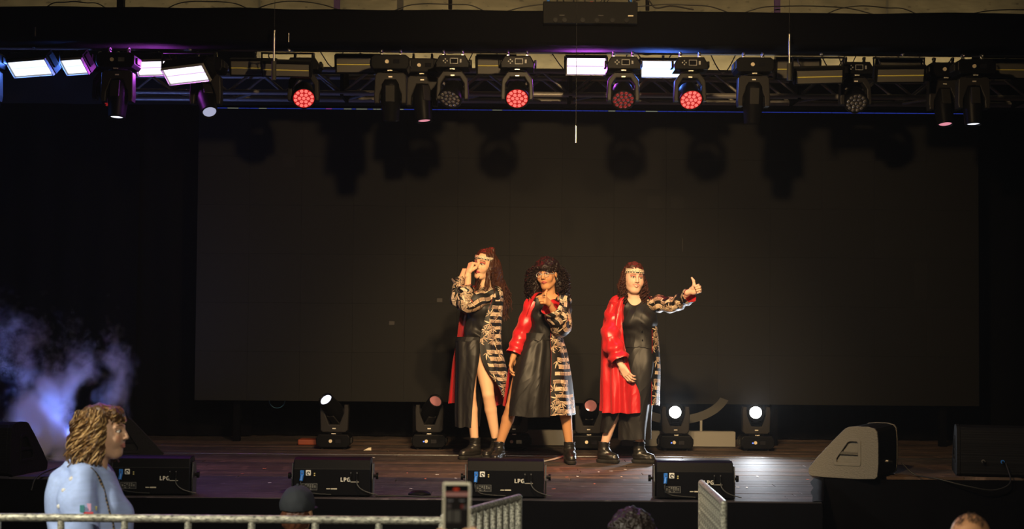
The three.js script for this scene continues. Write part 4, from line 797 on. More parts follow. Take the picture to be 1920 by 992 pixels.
function boot(parent, ankle, toe, heelBack, lace = true) {
  // ankle over the heel; toe on the ground
  const d = V(toe[0] - ankle[0], 0, toe[2] - ankle[2]), L = d.length(); d.normalize(); const s = [d.z, 0, -d.x], heel = [ankle[0] - d.x * heelBack, 0, ankle[2] - d.z * heelBack], at = (t, y) => [heel[0] + d.x * t, y, heel[2] + d.z * t], len = L + heelBack;
  const f = new Field(), top = ankle[1] + 0.055;
  f.cap([ankle[0], top, ankle[2]], [ankle[0], 0.07, ankle[2]], 0.047, 0.043, 0.03).cap(at(0.04, 0.045), at(len - 0.045, 0.043), 0.04, 0.036, 0.03).cap(at(0.06, 0.075), at(len - 0.09, 0.055), 0.04, 0.034, 0.04).plane([0, 1, 0], top - 0.012).plane([0, -1, 0], -0.022);
  f.warp = (x, y, z) => 0.0025 * noise(x * 30, y * 45, z * 30) + 0.0016 * Math.sin(y * 160 + noise(x * 20, 0, z * 20) * 2) * (y > 0.05 && y < 0.12 ? 1 : 0);
  const b = part('boot', netMesh(f, 0.005), LEATHER, parent, 'black leather lace-up ankle boot');
  const sole = new Field().cap(at(0.035, 0.028), at(len - 0.04, 0.028), 0.043, 0.041, 0.02).cap(at(0.03, 0.02), at(0.05, 0.02), 0.04, 0.04, 0.02).plane([0, 1, 0], 0.03).plane([0, -1, 0], 0); part('sole', netMesh(sole, 0.006), SOLE, b);
  if (lace) { const L2 = []; for (let i = 0; i < 6; i++) { const y = 0.085 + i * 0.02 * (top / 0.2), o = 0.043 - (i < 2 ? -0.012 * (2 - i) : 0); const p = [ankle[0] + d.x * o, Math.min(y, top - 0.02), ankle[2] + d.z * o]; L2.push(tube([add3(p, s, -0.022), add3(p, [d.x, 0, d.z], 0.006), add3(p, s, 0.022)], 0.0028, 6, 5)); } part('laces', L2, M.cable, b); }
}
const LEATHER = std([0.012, 0.011, 0.010], 0.34, 0, { specularIntensity: 0.9 }), SOLE = std([0.012, 0.011, 0.01], 0.7);

// ---------------------------------------------------------------- costume cloths
const bambooTex = canvasTex(1024, 1024, (c, w, h) => {
  const R = rng(41); c.fillStyle = '#0c0a0a'; c.fillRect(0, 0, w, h);
  const tones = ['#cdb497', '#b99d80', '#a48a72', '#d9c4a8', '#8d7462'];
  const stalk = (x, y, len, th) => {                                  // a jointed cane lying across the cloth
    for (let k = 0, p = x; p < x + len; k++) { const s = 90 + R() * 60; c.fillStyle = tones[Math.floor(R() * 5)]; c.fillRect(p, y, Math.min(s, x + len - p) - 8, th); c.fillStyle = 'rgba(30,20,15,0.45)'; for (let q = 0; q < 14; q++) c.fillRect(p + R() * s, y + R() * th, 14 + R() * 20, 2); c.fillStyle = '#e3d2b8'; c.fillRect(p, y, Math.min(s, x + len - p) - 8, 5); p += s; }
  };
  for (let r = 0; r < 9; r++) { const y = 20 + r * 112 + R() * 20; stalk(R() * 200, y, 300 + R() * 330, 40 + R() * 30); stalk(560 + R() * 160, y + 50 * R(), 260 + R() * 240, 30 + R() * 32); }
  const leaf = (x, y, a, L) => { c.save(); c.translate(x, y); c.rotate(a); c.beginPath(); c.moveTo(0, 0); c.quadraticCurveTo(L * 0.4, -L * 0.17, L, 0); c.quadraticCurveTo(L * 0.4, L * 0.17, 0, 0); c.fillStyle = tones[Math.floor(R() * 4)]; c.fill(); c.strokeStyle = '#3a2c22'; c.lineWidth = 3; c.stroke(); c.restore(); };
  for (let k = 0; k < 42; k++) { const x = R() * w, y = R() * h, b = R() * 6, n = 4 + Math.floor(R() * 3); for (let i = 0; i < n; i++) leaf(x, y, b + i * 0.75 + R() * 0.3, 70 + R() * 60); }
});
bambooTex.repeat.set(1 / 0.55, 1 / 0.55);
const PRINT = std('#ffffff', 0.55, 0, { map: bambooTex, sheen: 0.3, sheenRoughness: 0.5 });
const wrinkle = noiseTex(512, (u, v) => { const a = fbm(u * 5 + 0.8 * noise(u * 4, v * 4, 2), v * 2.2, 1, 3), r = 1 - Math.abs(noise(u * 7 + v * 3, v * 2.4 - u * 2, 6)) * 2; const k = 128 + 90 * a + 46 * r * r; return [k, k, k]; }, false);
wrinkle.repeat.set(1.6, 1.6);
const RED_SATIN = std([0.46, 0.013, 0.018], 0.36, 0, { bumpMap: wrinkle, bumpScale: 0.011, specularIntensity: 0.8, sheen: 0.5, sheenColor: new THREE.Color().setRGB(0.8, 0.2, 0.2) });
const BLACK_SATIN = std([0.012, 0.011, 0.011], 0.5, 0, { bumpMap: wrinkle, bumpScale: 0.012, specularIntensity: 0.6 });
const bandTex = canvasTex(512, 64, (c, w, h) => { c.fillStyle = '#d9c8ac'; c.fillRect(0, 0, w, h); c.fillStyle = '#12100f'; for (let x = 0; x < w; x += 90) { c.fillRect(x, 40, 60, 20); c.beginPath(); c.moveTo(x + 66, 44); c.lineTo(x + 76, 8); c.lineTo(x + 86, 46); c.fill(); } c.fillRect(0, 14, w, 4); });
const BAND = std('#ffffff', 0.6, 0, { map: bandTex });
const HAIR = std([0.012, 0.006, 0.005], 0.5, 0, { specularIntensity: 0.45 }), HAIR_BROWN = std([0.045, 0.016, 0.009], 0.48, 0, { specularIntensity: 0.5 });
const GOLD = std([0.8, 0.6, 0.25], 0.25, 1);

function headband(parent, M4, y0, y1, tilt = 0) {
  const rows = []; for (let i = 0; i <= 3; i++) { const y = y0 + (y1 - y0) * i / 3, k = Math.sqrt(Math.max(0, 1 - ((y - 0.036) / 0.1) ** 2)), r = []; for (let j = 0; j < 40; j++) { const a = j / 40 * 6.2832; const p = V(0.0835 * k * Math.sin(a), y + tilt * Math.cos(a), -0.012 + 0.103 * k * Math.cos(a)).applyMatrix4(M4); r.push([p.x, p.y, p.z]); } rows.push(r); }
  const g = sheet(rows.reverse(), true, (i, j) => [j / 10, 1 - i / 3]); doubled(parent, 'headband', g, BAND, M.blackMatte, 0.003, 'cream and black patterned headband');
}
function topGarment(parent, J, { w = 1, bottom, neckY, seed = 1, vneck = 0, label = 'black satin sleeveless top' }) {
  const f = new Field();
  f.ell(J.chest, [0.145 * w, 0.165, 0.102 * w], 0.05).ell(add3(J.chest, [0.052, -0.005, 0.075]), [0.058 * w, 0.06, 0.05 * w], 0.04).ell(add3(J.chest, [-0.052, -0.005, 0.075]), [0.058 * w, 0.06, 0.05 * w], 0.04).ell(mix3(J.chest, J.pelvis, 0.6), [0.118 * w, 0.14, 0.095 * w], 0.06).ell(J.pelvis, [0.135 * w, 0.12, 0.105 * w], 0.06);
  for (const k of ['a', 'b']) f.cap(add3(J.neck, [0, -0.06, 0]), mix3(J.neck, J['sh' + k], 0.85), 0.052, 0.056, 0.04);
  f.cut(add3(J.neck, [0, 0.03, 0.05]), [0.075, 0.075 + vneck, 0.09], 0.01).plane([0, -1, 0], -bottom).plane([0, 1, 0], neckY);
  f.warp = (x, y, z) => 0.008 * Math.sin(46 * (y + x * 0.8) + 7 * noise(x * 5, y * 4, seed)) * (0.4 + 1.2 * noise(x * 4, y * 4, seed + 4)) + 0.009 * noise(x * 12, y * 8, z * 12);
  const top = part('top', netMesh(f, 0.008), BLACK_SATIN, parent, label);
  for (let i = 0; i < 3; i++) part('button', new THREE.SphereGeometry(0.006, 8, 6).translate(J.chest[0] + 0.02 + i * 0.004, J.chest[1] - 0.02 - i * 0.07, J.chest[2] + 0.115 * w - i * 0.004), M.blackPlastic, top);
  return top;
}
function dancerBody(t, J, H, skin, hands, w = 1) {
  const b = bodyField(J, { w }), list = [netMesh(b, 0.0105, () => skin), H.g];
  for (const f of hands) list.push(netMesh(f, 0.003, () => skin));
  const m = part('body', joinColored(list), skinMat, t); return m;
}
const local = (M4, x, y, z) => { const p = V(x, y, z).applyMatrix4(M4); return [p.x, p.y, p.z]; };
// ---------------------------------------------------------------- left dancer: fist raised before her face
{
  const t = thing('person', 'left dancer hiding one eye behind her fist, bamboo-print robe, black skirt with slit', 'person', [-0.277, STAGE, -2.58], 'dancers in half red, half bamboo-print robes');
  t.scale.setScalar(1.02);
  const J = { pelvis: [-0.03, 0.9, 0], chest: [0.035, 1.23, 0], neck: [0.05, 1.42, -0.01], sha: [-0.07, 1.36, 0.02], ela: [-0.165, 1.31, 0.13], wra: [-0.14, 1.475, 0.08], shb: [0.15, 1.355, 0.01], elb: [-0.098, 1.285, 0.17], wrb: [-0.082, 1.528, 0.172], hipa: [-0.09, 0.88, 0], kna: [-0.065, 0.52, 0.03], ana: [-0.022, 0.13, -0.02], hipb: [0.03, 0.88, 0.02], knb: [0.085, 0.53, 0.07], anb: [0.155, 0.13, -0.02] };
  const skin = [0.74, 0.45, 0.28];
  const H = headGeo({ at: [0.036, 1.597, 0.03], yaw: -28, pitch: 2, roll: -11, skin, lip: [0.5, 0.1, 0.11], brow: [0.06, 0.02, 0.012], shadow: [0.5, 0.12, 0.1], neckTo: [0.05, 1.4, -0.01] });
  dancerBody(t, J, H, skin, [handField(J.wrb, [0.28, 0.9, -0.15], [0.75, -0.1, -0.6], -1, 'fist', 0.94), handField(J.wra, [0.4, 0.9, 0.0], [0.5, -0.2, -0.8], 1, 'fist', 0.94)]);
  boot(t, J.ana, [-0.15, 0, 0.1], 0.05); boot(t, J.anb, [0.05, 0, 0.13], 0.05);
  topGarment(t, J, { bottom: 0.96, neckY: 1.37, seed: 2, vneck: 0.02 });
  part('waistband', garment([{ x: -0.055, y: 1.0, z: 0, rx: 0.128, rz: 0.108 }, { x: -0.06, y: 0.965, z: 0, rx: 0.13, rz: 0.11 }], { closed: true, steps: 2 }), BLACK_SATIN, t);
  doubled(t, 'skirt', garment([{ x: -0.06, y: 0.975, z: 0, rx: 0.126, rz: 0.108, a0: 68, a1: 395 }, { x: -0.055, y: 0.85, z: 0.01, rx: 0.128, rz: 0.13, a0: 72, a1: 392 }, { x: -0.068, y: 0.62, z: 0.01, rx: 0.112, rz: 0.13, a0: 85, a1: 382 }, { x: -0.076, y: 0.42, z: 0.0, rx: 0.1, rz: 0.13, a0: 95, a1: 378 }, { x: -0.08, y: 0.265, z: 0, rx: 0.092, rz: 0.12, a0: 100, a1: 376 }], { n: 90, steps: 8, fold: 0.018, k: 7, seed: 3, foldTop: 0.35, yWave: 0.015 }), BLACK_SATIN, BLACK_SATIN, 0.003, 'long black satin skirt with a side slit');
  // robe: bamboo print on her left (viewer's right), red on her right
  const robe = t;
  doubled(robe, 'robe_print_panel', garment([{ x: 0.06, y: 1.425, z: -0.01, rx: 0.072, rz: 0.065, a0: 40, a1: 185 }, { x: 0.045, y: 1.4, z: 0, rx: 0.145, rz: 0.09, a0: 32, a1: 185 }, { x: 0.05, y: 1.3, z: 0, rx: 0.155, rz: 0.13, a0: 22, a1: 185 }, { x: 0.04, y: 1.1, z: 0, rx: 0.15, rz: 0.145, a0: 0, a1: 185 }, { x: 0.04, y: 0.92, z: 0, rx: 0.155, rz: 0.155, a0: -10, a1: 185 }, { x: 0.055, y: 0.74, z: -0.01, rx: 0.185, rz: 0.165, a0: 2, a1: 185 }, { x: 0.085, y: 0.58, z: -0.03, rx: 0.185, rz: 0.165, a0: 30, a1: 185 }, { x: 0.09, y: 0.43, z: -0.04, rx: 0.155, rz: 0.16, a0: 62, a1: 185 }], { n: 60, steps: 6, fold: 0.014, k: 6, seed: 5, foldTop: 0.2, yWave: 0.03 }), PRINT, RED_SATIN, 0.004, 'black cloth with beige bamboo print');
  doubled(robe, 'robe_red_panel', garment([{ x: 0.05, y: 1.425, z: -0.01, rx: 0.07, rz: 0.065, a0: 185, a1: 320 }, { x: 0.035, y: 1.39, z: 0, rx: 0.14, rz: 0.09, a0: 185, a1: 300 }, { x: 0.0, y: 1.2, z: -0.01, rx: 0.15, rz: 0.12, a0: 185, a1: 280 }, { x: -0.03, y: 0.97, z: -0.03, rx: 0.15, rz: 0.13, a0: 185, a1: 270 }, { x: -0.05, y: 0.72, z: -0.05, rx: 0.165, rz: 0.13, a0: 185, a1: 280 }, { x: -0.06, y: 0.45, z: -0.06, rx: 0.18, rz: 0.13, a0: 185, a1: 285 }], { n: 40, steps: 6, fold: 0.012, k: 7, seed: 8, foldTop: 0.2 }), RED_SATIN, RED_SATIN, 0.004, 'red satin half of the robe');
  doubled(robe, 'sleeve', sleeve([J.shb, mix3(J.shb, J.elb, 0.5), add3(J.elb, [-0.012, -0.012, 0.0]), [-0.1, 1.36, 0.172], [-0.108, 1.42, 0.172]], [0.075, 0.078, 0.074, 0.062, 0.066], { fold: 0.01, seed: 4 }), PRINT, RED_SATIN, 0.004, 'wide bamboo-print sleeve slipped to the elbow');
  doubled(robe, 'sleeve', sleeve([J.sha, mix3(J.sha, J.ela, 0.6), add3(J.ela, [-0.005, 0, 0]), [-0.16, 1.42, 0.11], [-0.172, 1.485, 0.1]], [0.07, 0.068, 0.062, 0.05, 0.05], { fold: 0.008, seed: 9 }), PRINT, RED_SATIN, 0.004, 'bamboo-print sleeve of the arm behind');
  // hair
  const h = new Field(), m = H.M4, q = new THREE.Quaternion().setFromRotationMatrix(m);
  h.ell(local(m, 0, 0.052, -0.028), [0.084, 0.083, 0.096], 0.03, q).ell(local(m, 0.03, 0.125, -0.05), [0.032, 0.028, 0.032], 0.02, q).chain([local(m, 0.07, 0.0, -0.06), [0.15, 1.42, -0.09], [0.185, 1.28, -0.1], [0.2, 1.18, -0.1]], [0.06, 0.06, 0.05, 0.022], 0.04).chain([local(m, -0.05, 0.0, -0.06), [-0.0, 1.44, -0.03], [-0.03, 1.38, 0.05]], [0.04, 0.03, 0.018], 0.03).chain([local(m, 0.076, 0.03, 0.0), local(m, 0.072, -0.06, 0.02), [0.07, 1.43, 0.1], [0.05, 1.34, 0.125]], [0.018, 0.02, 0.018, 0.01], 0.02);
  h.cut(local(m, 0, -0.03, 0.075), [0.06, 0.088, 0.075], 0.012, q); h.warp = (x, y, z) => 0.007 * noise(x * 46, y * 16, z * 46) + 0.004 * noise(x * 90, y * 40, z * 90);
  const R = rng(12), locks = []; for (let i = 0; i < 240; i++) { const a = R() * 6.28, s = R(); const x0 = 0.11 + 0.03 * Math.cos(a), z0 = -0.06 + 0.05 * Math.sin(a); locks.push([[x0, 1.6 - R() * 0.12, z0], [0.14 + s * 0.1 + 0.04 * Math.cos(a), 1.12 + R() * 0.25, -0.1 + 0.06 * Math.sin(a)], [0.02 + R() * 0.03, 0, -0.02]]); }
  for (let i = 0; i < 26; i++) { const sx = R() < 0.5 ? -0.06 : 0.07; locks.push([local(m, sx, 0.02, 0.0 - R() * 0.04), [sx * 0.9 + 0.04 + R() * 0.03, 1.34 + R() * 0.12, 0.07 + R() * 0.05], [0, 0, 0.03]]); }
  part('hair', [netMesh(h, 0.0045), ...curls(locks, 5, 0.0024, 0.01, 3)], HAIR_BROWN, t, 'long dark brown hair tied half up');
  headband(t, m, 0.044, 0.07, 0.004);
  part('earring', [new THREE.TorusGeometry(0.006, 0.0015, 6, 12).translate(...local(m, 0.083, -0.036, -0.008)), tube([local(m, 0.083, -0.04, -0.008), local(m, 0.084, -0.085, -0.006)], 0.0018, 6, 5)], GOLD, t, 'long dangling earring');
}
// ---------------------------------------------------------------- middle dancer: thumb up before her chin
{
  const t = thing('person', 'middle dancer with glasses and curly fringe, thumb up under her chin', 'person', [0.33, STAGE, -2.27], 'dancers in half red, half bamboo-print robes');
  const J = { pelvis: [-0.105, 0.92, 0], chest: [-0.05, 1.2, 0], neck: [-0.025, 1.385, -0.01], sha: [-0.15, 1.32, 0], ela: [-0.245, 1.06, 0.0], wra: [-0.315, 0.86, 0.05], shb: [0.09, 1.33, 0], elb: [0.075, 1.125, 0.13], wrb: [-0.03, 1.3, 0.28], hipa: [-0.19, 0.9, 0], kna: [-0.325, 0.45, 0.05], ana: [-0.425, 0.13, 0.0], hipb: [-0.02, 0.9, 0], knb: [0.105, 0.5, 0.04], anb: [0.153, 0.13, -0.01] };
  const skin = [0.5, 0.245, 0.115];
  const H = headGeo({ at: [-0.045, 1.538, 0.025], yaw: -20, pitch: 4, roll: 5, s: 1.0, skin, lip: [0.42, 0.09, 0.08], brow: [0.02, 0.01, 0.008], shadow: [0.3, 0.08, 0.12], neckTo: [-0.025, 1.36, -0.01] });
  dancerBody(t, J, H, skin, [handField(J.wrb, [-0.42, 0.35, 0.75], [-0.75, -0.1, -0.35], -1, 'thumbup', 0.96), handField(J.wra, [-0.25, -0.95, 0.1], [0.9, -0.2, 0.25], -1, 'relaxed', 0.98)]);
  boot(t, J.ana, [-0.47, 0, 0.16], 0.05); boot(t, J.anb, [0.168, 0, 0.17], 0.05);
  topGarment(t, J, { bottom: 1.0, neckY: 1.35, seed: 6, vneck: 0.05, label: 'black satin wrap top' });
  part('waistband', garment([{ x: -0.107, y: 1.06, z: 0, rx: 0.115, rz: 0.105 }, { x: -0.11, y: 1.0, z: 0, rx: 0.12, rz: 0.11 }], { closed: true, steps: 2 }), BLACK_SATIN, t);
  doubled(t, 'skirt', garment([{ x: -0.11, y: 1.01, z: 0, rx: 0.117, rz: 0.107 }, { x: -0.13, y: 0.88, z: 0.01, rx: 0.155, rz: 0.14 }, { x: -0.155, y: 0.7, z: 0.02, rx: 0.172, rz: 0.165 }, { x: -0.175, y: 0.52, z: 0.02, rx: 0.185, rz: 0.18 }, { x: -0.182, y: 0.385, z: 0.02, rx: 0.19, rz: 0.185 }], { closed: true, n: 110, steps: 8, fold: 0.02, k: 6, seed: 12, foldTop: 0.3, yWave: 0.012 }), BLACK_SATIN, BLACK_SATIN, 0.003, 'black satin pleated knee-length skirt');
  const robe = t;
  doubled(robe, 'robe_print_panel', garment([{ x: -0.02, y: 1.4, z: -0.01, rx: 0.072, rz: 0.065, a0: 45, a1: 185 }, { x: -0.03, y: 1.37, z: 0, rx: 0.13, rz: 0.09, a0: 40, a1: 185 }, { x: -0.04, y: 1.25, z: 0, rx: 0.15, rz: 0.12, a0: 34, a1: 185 }, { x: -0.07, y: 1.05, z: 0, rx: 0.155, rz: 0.14, a0: 22, a1: 185 }, { x: -0.07, y: 0.88, z: 0, rx: 0.2, rz: 0.18, a0: 18, a1: 185 }, { x: -0.06, y: 0.65, z: 0, rx: 0.225, rz: 0.205, a0: 12, a1: 185 }, { x: -0.05, y: 0.4, z: 0, rx: 0.245, rz: 0.225, a0: 9, a1: 185 }], { n: 60, steps: 6, fold: 0.012, k: 5, seed: 15, foldTop: 0.2, yWave: 0.012 }), PRINT, RED_SATIN, 0.004, 'black cloth with beige bamboo print');
  doubled(robe, 'robe_red_panel', garment([{ x: -0.03, y: 1.395, z: -0.01, rx: 0.072, rz: 0.065, a0: 185, a1: 318 }, { x: -0.045, y: 1.365, z: 0, rx: 0.135, rz: 0.09, a0: 185, a1: 318 }, { x: -0.09, y: 1.2, z: -0.01, rx: 0.15, rz: 0.13, a0: 185, a1: 306 }, { x: -0.13, y: 1.0, z: -0.02, rx: 0.165, rz: 0.14, a0: 185, a1: 290 }, { x: -0.15, y: 0.75, z: -0.03, rx: 0.195, rz: 0.15, a0: 185, a1: 285 }, { x: -0.165, y: 0.46, z: -0.05, rx: 0.225, rz: 0.16, a0: 185, a1: 283 }], { n: 44, steps: 6, fold: 0.014, k: 7, seed: 18, foldTop: 0.2 }), RED_SATIN, RED_SATIN, 0.004, 'red satin half of the robe');
  doubled(robe, 'sleeve', sleeve([J.shb, mix3(J.shb, J.elb, 0.5), add3(J.elb, [0.0, -0.015, 0.01]), mix3(J.elb, J.wrb, 0.5), mix3(J.elb, J.wrb, 0.84)], [0.072, 0.075, 0.08, 0.082, 0.078], { fold: 0.01, seed: 14 }), PRINT, RED_SATIN, 0.004, 'wide bamboo-print sleeve');
  doubled(robe, 'sleeve', sleeve([J.sha, mix3(J.sha, J.ela, 0.5), J.ela, mix3(J.ela, J.wra, 0.5), mix3(J.ela, J.wra, 0.85)], [0.066, 0.064, 0.062, 0.066, 0.07], { fold: 0.008, seed: 19 }), RED_SATIN, RED_SATIN, 0.004, 'red satin sleeve');
  const h = new Field(), m = H.M4, q = new THREE.Quaternion().setFromRotationMatrix(m);
  h.ell(local(m, 0, 0.06, -0.035), [0.1, 0.09, 0.11], 0.03, q).ell([-0.15, 1.45, -0.03], [0.055, 0.13, 0.07], 0.06).ell([0.07, 1.45, -0.04], [0.065, 0.13, 0.075], 0.06).ell([-0.03, 1.45, -0.09], [0.12, 0.14, 0.06], 0.05).ell(local(m, 0, 0.064, 0.072), [0.06, 0.03, 0.03], 0.02, q);
  h.cut(local(m, 0.005, -0.045, 0.085), [0.06, 0.083, 0.07], 0.012, q); h.warp = (x, y, z) => 0.012 * noise(x * 36, y * 30, z * 36) + 0.006 * noise(x * 80, y * 70, z * 80);
  const R = rng(22), locks = []; for (let i = 0; i < 380; i++) { const sd = R() < 0.5 ? -1 : 1, a = R() * 3.0 - 0.4; const cx = -0.045 + sd * (0.06 + 0.05 * R()); locks.push([[cx, 1.62 - R() * 0.12, -0.03 + 0.06 * Math.cos(a)], [-0.045 + sd * (0.1 + R() * 0.07) + (sd > 0 ? 0.02 : 0), 1.32 + R() * 0.2, -0.03 + 0.08 * Math.cos(a * 2)], [sd * (0.04 + R() * 0.03), 0.02, 0]]); }
  const fringe = []; for (let i = 0; i < 64; i++) { const u = i / 63 * 2 - 1; fringe.push([local(m, u * 0.055, 0.09 - Math.abs(u) * 0.01, 0.06 + R() * 0.015), local(m, u * 0.065 + (R() - 0.5) * 0.01, 0.03 - Math.abs(u) * 0.02 + R() * 0.014, 0.096 - Math.abs(u) * 0.03), [0, 0.01, 0.015]]); }
  part('hair', [netMesh(h, 0.0045), ...curls(locks, 7, 0.0025, 0.012, 5), ...curls(fringe, 9, 0.0032, 0.002, 1)], HAIR, t, 'voluminous dark curly hair with a fringe');
  // clear glasses
  const gl = part('glasses', [-1, 1].map((sd) => new THREE.TorusGeometry(0.022, 0.0017, 6, 22).scale(1.05, 0.85, 1).translate(sd * 0.031, 0.004, 0.102)).concat([rod([-0.009, 0.008, 0.103], [0.009, 0.008, 0.103], 0.0022, 6), rod([0.053, 0.008, 0.1], [0.08, 0.006, -0.005], 0.002, 6), rod([-0.053, 0.008, 0.1], [-0.08, 0.006, -0.005], 0.002, 6)]), std([0.45, 0.43, 0.4], 0.25, 0.2), t, 'pale framed glasses'); gl.applyMatrix4(m);
  for (const sd of [-1, 1]) part('glasses_lens', new THREE.CircleGeometry(0.021, 20).scale(1.05, 0.85, 1).translate(sd * 0.031, 0.004, 0.102), std([1, 1, 1], 0.05, 0, { transmission: 1, thickness: 0, ior: 1.4 }), gl);
  part('earring', new THREE.CapsuleGeometry(0.004, 0.016, 3, 8).translate(...local(m, 0.084, -0.045, -0.01)), M.steel, t, 'silver drop earring');
  part('hair_clip', [tube([local(m, -0.02, 0.14, 0.0), local(m, -0.018, 0.152, 0.03)], 0.003, 6, 5), tube([local(m, 0.025, 0.142, 0.0), local(m, 0.024, 0.15, 0.03)], 0.003, 6, 5)], M.steel, t);
  for (const k of [0, 1]) part('ring', new THREE.TorusGeometry(0.011, 0.0018, 6, 14).rotateX(1.3).translate(-0.075, 1.345 + k * 0.02, 0.352), M.steel, t);
}
// ---------------------------------------------------------------- right dancer: arm out, thumb up
{
  const t = thing('person', 'right dancer with red cape half, smiling, thumb up on outstretched arm', 'person', [0.98, STAGE, -2.3], 'dancers in half red, half bamboo-print robes');
  const J = { pelvis: [0.08, 0.88, 0], chest: [0.06, 1.17, 0], neck: [0.03, 1.36, -0.01], sha: [-0.11, 1.29, 0], ela: [-0.165, 1.02, 0.09], wra: [-0.09, 0.8, 0.225], shb: [0.17, 1.3, 0], elb: [0.335, 1.318, 0.2], wrb: [0.452, 1.405, 0.36], hipa: [0.03, 0.86, 0], kna: [-0.11, 0.5, 0.04], ana: [-0.215, 0.13, -0.02], hipb: [0.115, 0.86, 0], knb: [0.1, 0.5, 0.03], anb: [0.075, 0.13, -0.02] };
  const skin = [0.7, 0.44, 0.33];
  const H = headGeo({ at: [0.024, 1.513, 0.025], yaw: 12, pitch: 2, roll: -4, s: 1.0, skin, lip: [0.55, 0.16, 0.14], brow: [0.06, 0.025, 0.015], shadow: [0.55, 0.2, 0.16], neckTo: [0.03, 1.33, -0.01], smile: 1, jaw: 1.14, full: 1 });
  dancerBody(t, J, H, skin, [handField(J.wrb, [0.8, 0.3, 0.42], [-0.2, -0.1, 0.95], -1, 'thumbup', 0.98), handField(J.wra, [0.5, -0.8, 0.2], [0.4, 0.3, -0.8], -1, 'relaxed', 1.0)], 1.08);
  boot(t, J.ana, [-0.09, 0, 0.06], 0.05); boot(t, J.anb, [0.21, 0, 0.05], 0.05);
  topGarment(t, J, { w: 1.12, bottom: 0.945, neckY: 1.345, seed: 9, vneck: 0.02, label: 'loose black satin blouse' });
  doubled(t, 'skirt', garment([{ x: 0.08, y: 0.96, z: 0, rx: 0.125, rz: 0.11 }, { x: 0.075, y: 0.8, z: 0.01, rx: 0.145, rz: 0.14 }, { x: 0.05, y: 0.55, z: 0.0, rx: 0.135, rz: 0.145 }, { x: 0.035, y: 0.35, z: -0.01, rx: 0.128, rz: 0.14 }, { x: 0.03, y: 0.195, z: -0.01, rx: 0.128, rz: 0.135 }], { closed: true, n: 100, steps: 8, fold: 0.018, k: 5, seed: 23, foldTop: 0.3, yWave: 0.015 }), BLACK_SATIN, BLACK_SATIN, 0.003, 'long black satin skirt');
  doubled(t, 'underskirt', garment([{ x: -0.07, y: 0.6, z: 0.0, rx: 0.1, rz: 0.1, a0: 120, a1: 380 }, { x: -0.13, y: 0.4, z: 0.0, rx: 0.095, rz: 0.1, a0: 140, a1: 372 }, { x: -0.17, y: 0.25, z: -0.01, rx: 0.075, rz: 0.09, a0: 170, a1: 345 }], { n: 40, steps: 6, fold: 0.008, k: 6, seed: 31 }), BLACK_SATIN, BLACK_SATIN, 0.003, 'trailing black skirt tail');
  const robe = t;
  doubled(robe, 'robe_red_panel', garment([{ x: 0.02, y: 1.385, z: -0.01, rx: 0.075, rz: 0.068, a0: 180, a1: 325 }, { x: 0.0, y: 1.35, z: 0, rx: 0.155, rz: 0.1, a0: 180, a1: 336 }, { x: -0.03, y: 1.2, z: 0.01, rx: 0.18, rz: 0.14, a0: 180, a1: 342 }, { x: -0.06, y: 1.0, z: 0.02, rx: 0.17, rz: 0.155, a0: 180, a1: 357 }, { x: -0.07, y: 0.8, z: 0.02, rx: 0.165, rz: 0.17, a0: 180, a1: 378 }, { x: -0.072, y: 0.6, z: 0.02, rx: 0.165, rz: 0.185, a0: 180, a1: 405 }, { x: -0.072, y: 0.42, z: 0.02, rx: 0.168, rz: 0.195, a0: 180, a1: 428 }], { n: 80, steps: 7, fold: 0.026, k: 9, seed: 26, foldTop: 0.4, yWave: 0.02 }), RED_SATIN, RED_SATIN, 0.004, 'red satin half of the robe, draped like a cape');
  doubled(robe, 'sleeve', sleeve([J.sha, mix3(J.sha, J.ela, 0.5), add3(J.ela, [-0.005, 0, 0.06]), mix3(add3(J.ela, [0, 0, 0.1]), J.wra, 0.5), mix3(J.ela, add3(J.wra, [0, 0, 0.05]), 0.84)], [0.08, 0.08, 0.08, 0.078, 0.08], { fold: 0.014, seed: 29 }), RED_SATIN, RED_SATIN, 0.004, 'wide red satin sleeve');
  doubled(robe, 'robe_print_panel', garment([{ x: 0.03, y: 1.385, z: -0.01, rx: 0.075, rz: 0.068, a0: 50, a1: 180 }, { x: 0.05, y: 1.35, z: 0, rx: 0.14, rz: 0.095, a0: 48, a1: 180 }, { x: 0.06, y: 1.2, z: -0.01, rx: 0.145, rz: 0.12, a0: 50, a1: 180 }, { x: 0.07, y: 1.0, z: -0.01, rx: 0.16, rz: 0.15, a0: 40, a1: 180 }, { x: 0.07, y: 0.75, z: -0.02, rx: 0.172, rz: 0.165, a0: 36, a1: 180 }, { x: 0.065, y: 0.47, z: -0.03, rx: 0.172, rz: 0.165, a0: 38, a1: 180 }], { n: 44, steps: 7, fold: 0.01, k: 6, seed: 33, foldTop: 0.2, yWave: 0.02 }), PRINT, RED_SATIN, 0.004, 'black cloth with beige bamboo print');
  doubled(robe, 'sleeve', sleeve([J.shb, mix3(J.shb, J.elb, 0.5), add3(J.elb, [0, -0.02, 0]), add3(mix3(J.elb, J.wrb, 0.5), [0, -0.022, 0]), add3(mix3(J.elb, J.wrb, 0.96), [0, -0.03, 0])], [0.07, 0.066, 0.062, 0.062, 0.064], { fold: 0.008, seed: 35 }), PRINT, RED_SATIN, 0.004, 'wide bamboo-print sleeve');
  const h = new Field(), m = H.M4, q = new THREE.Quaternion().setFromRotationMatrix(m);
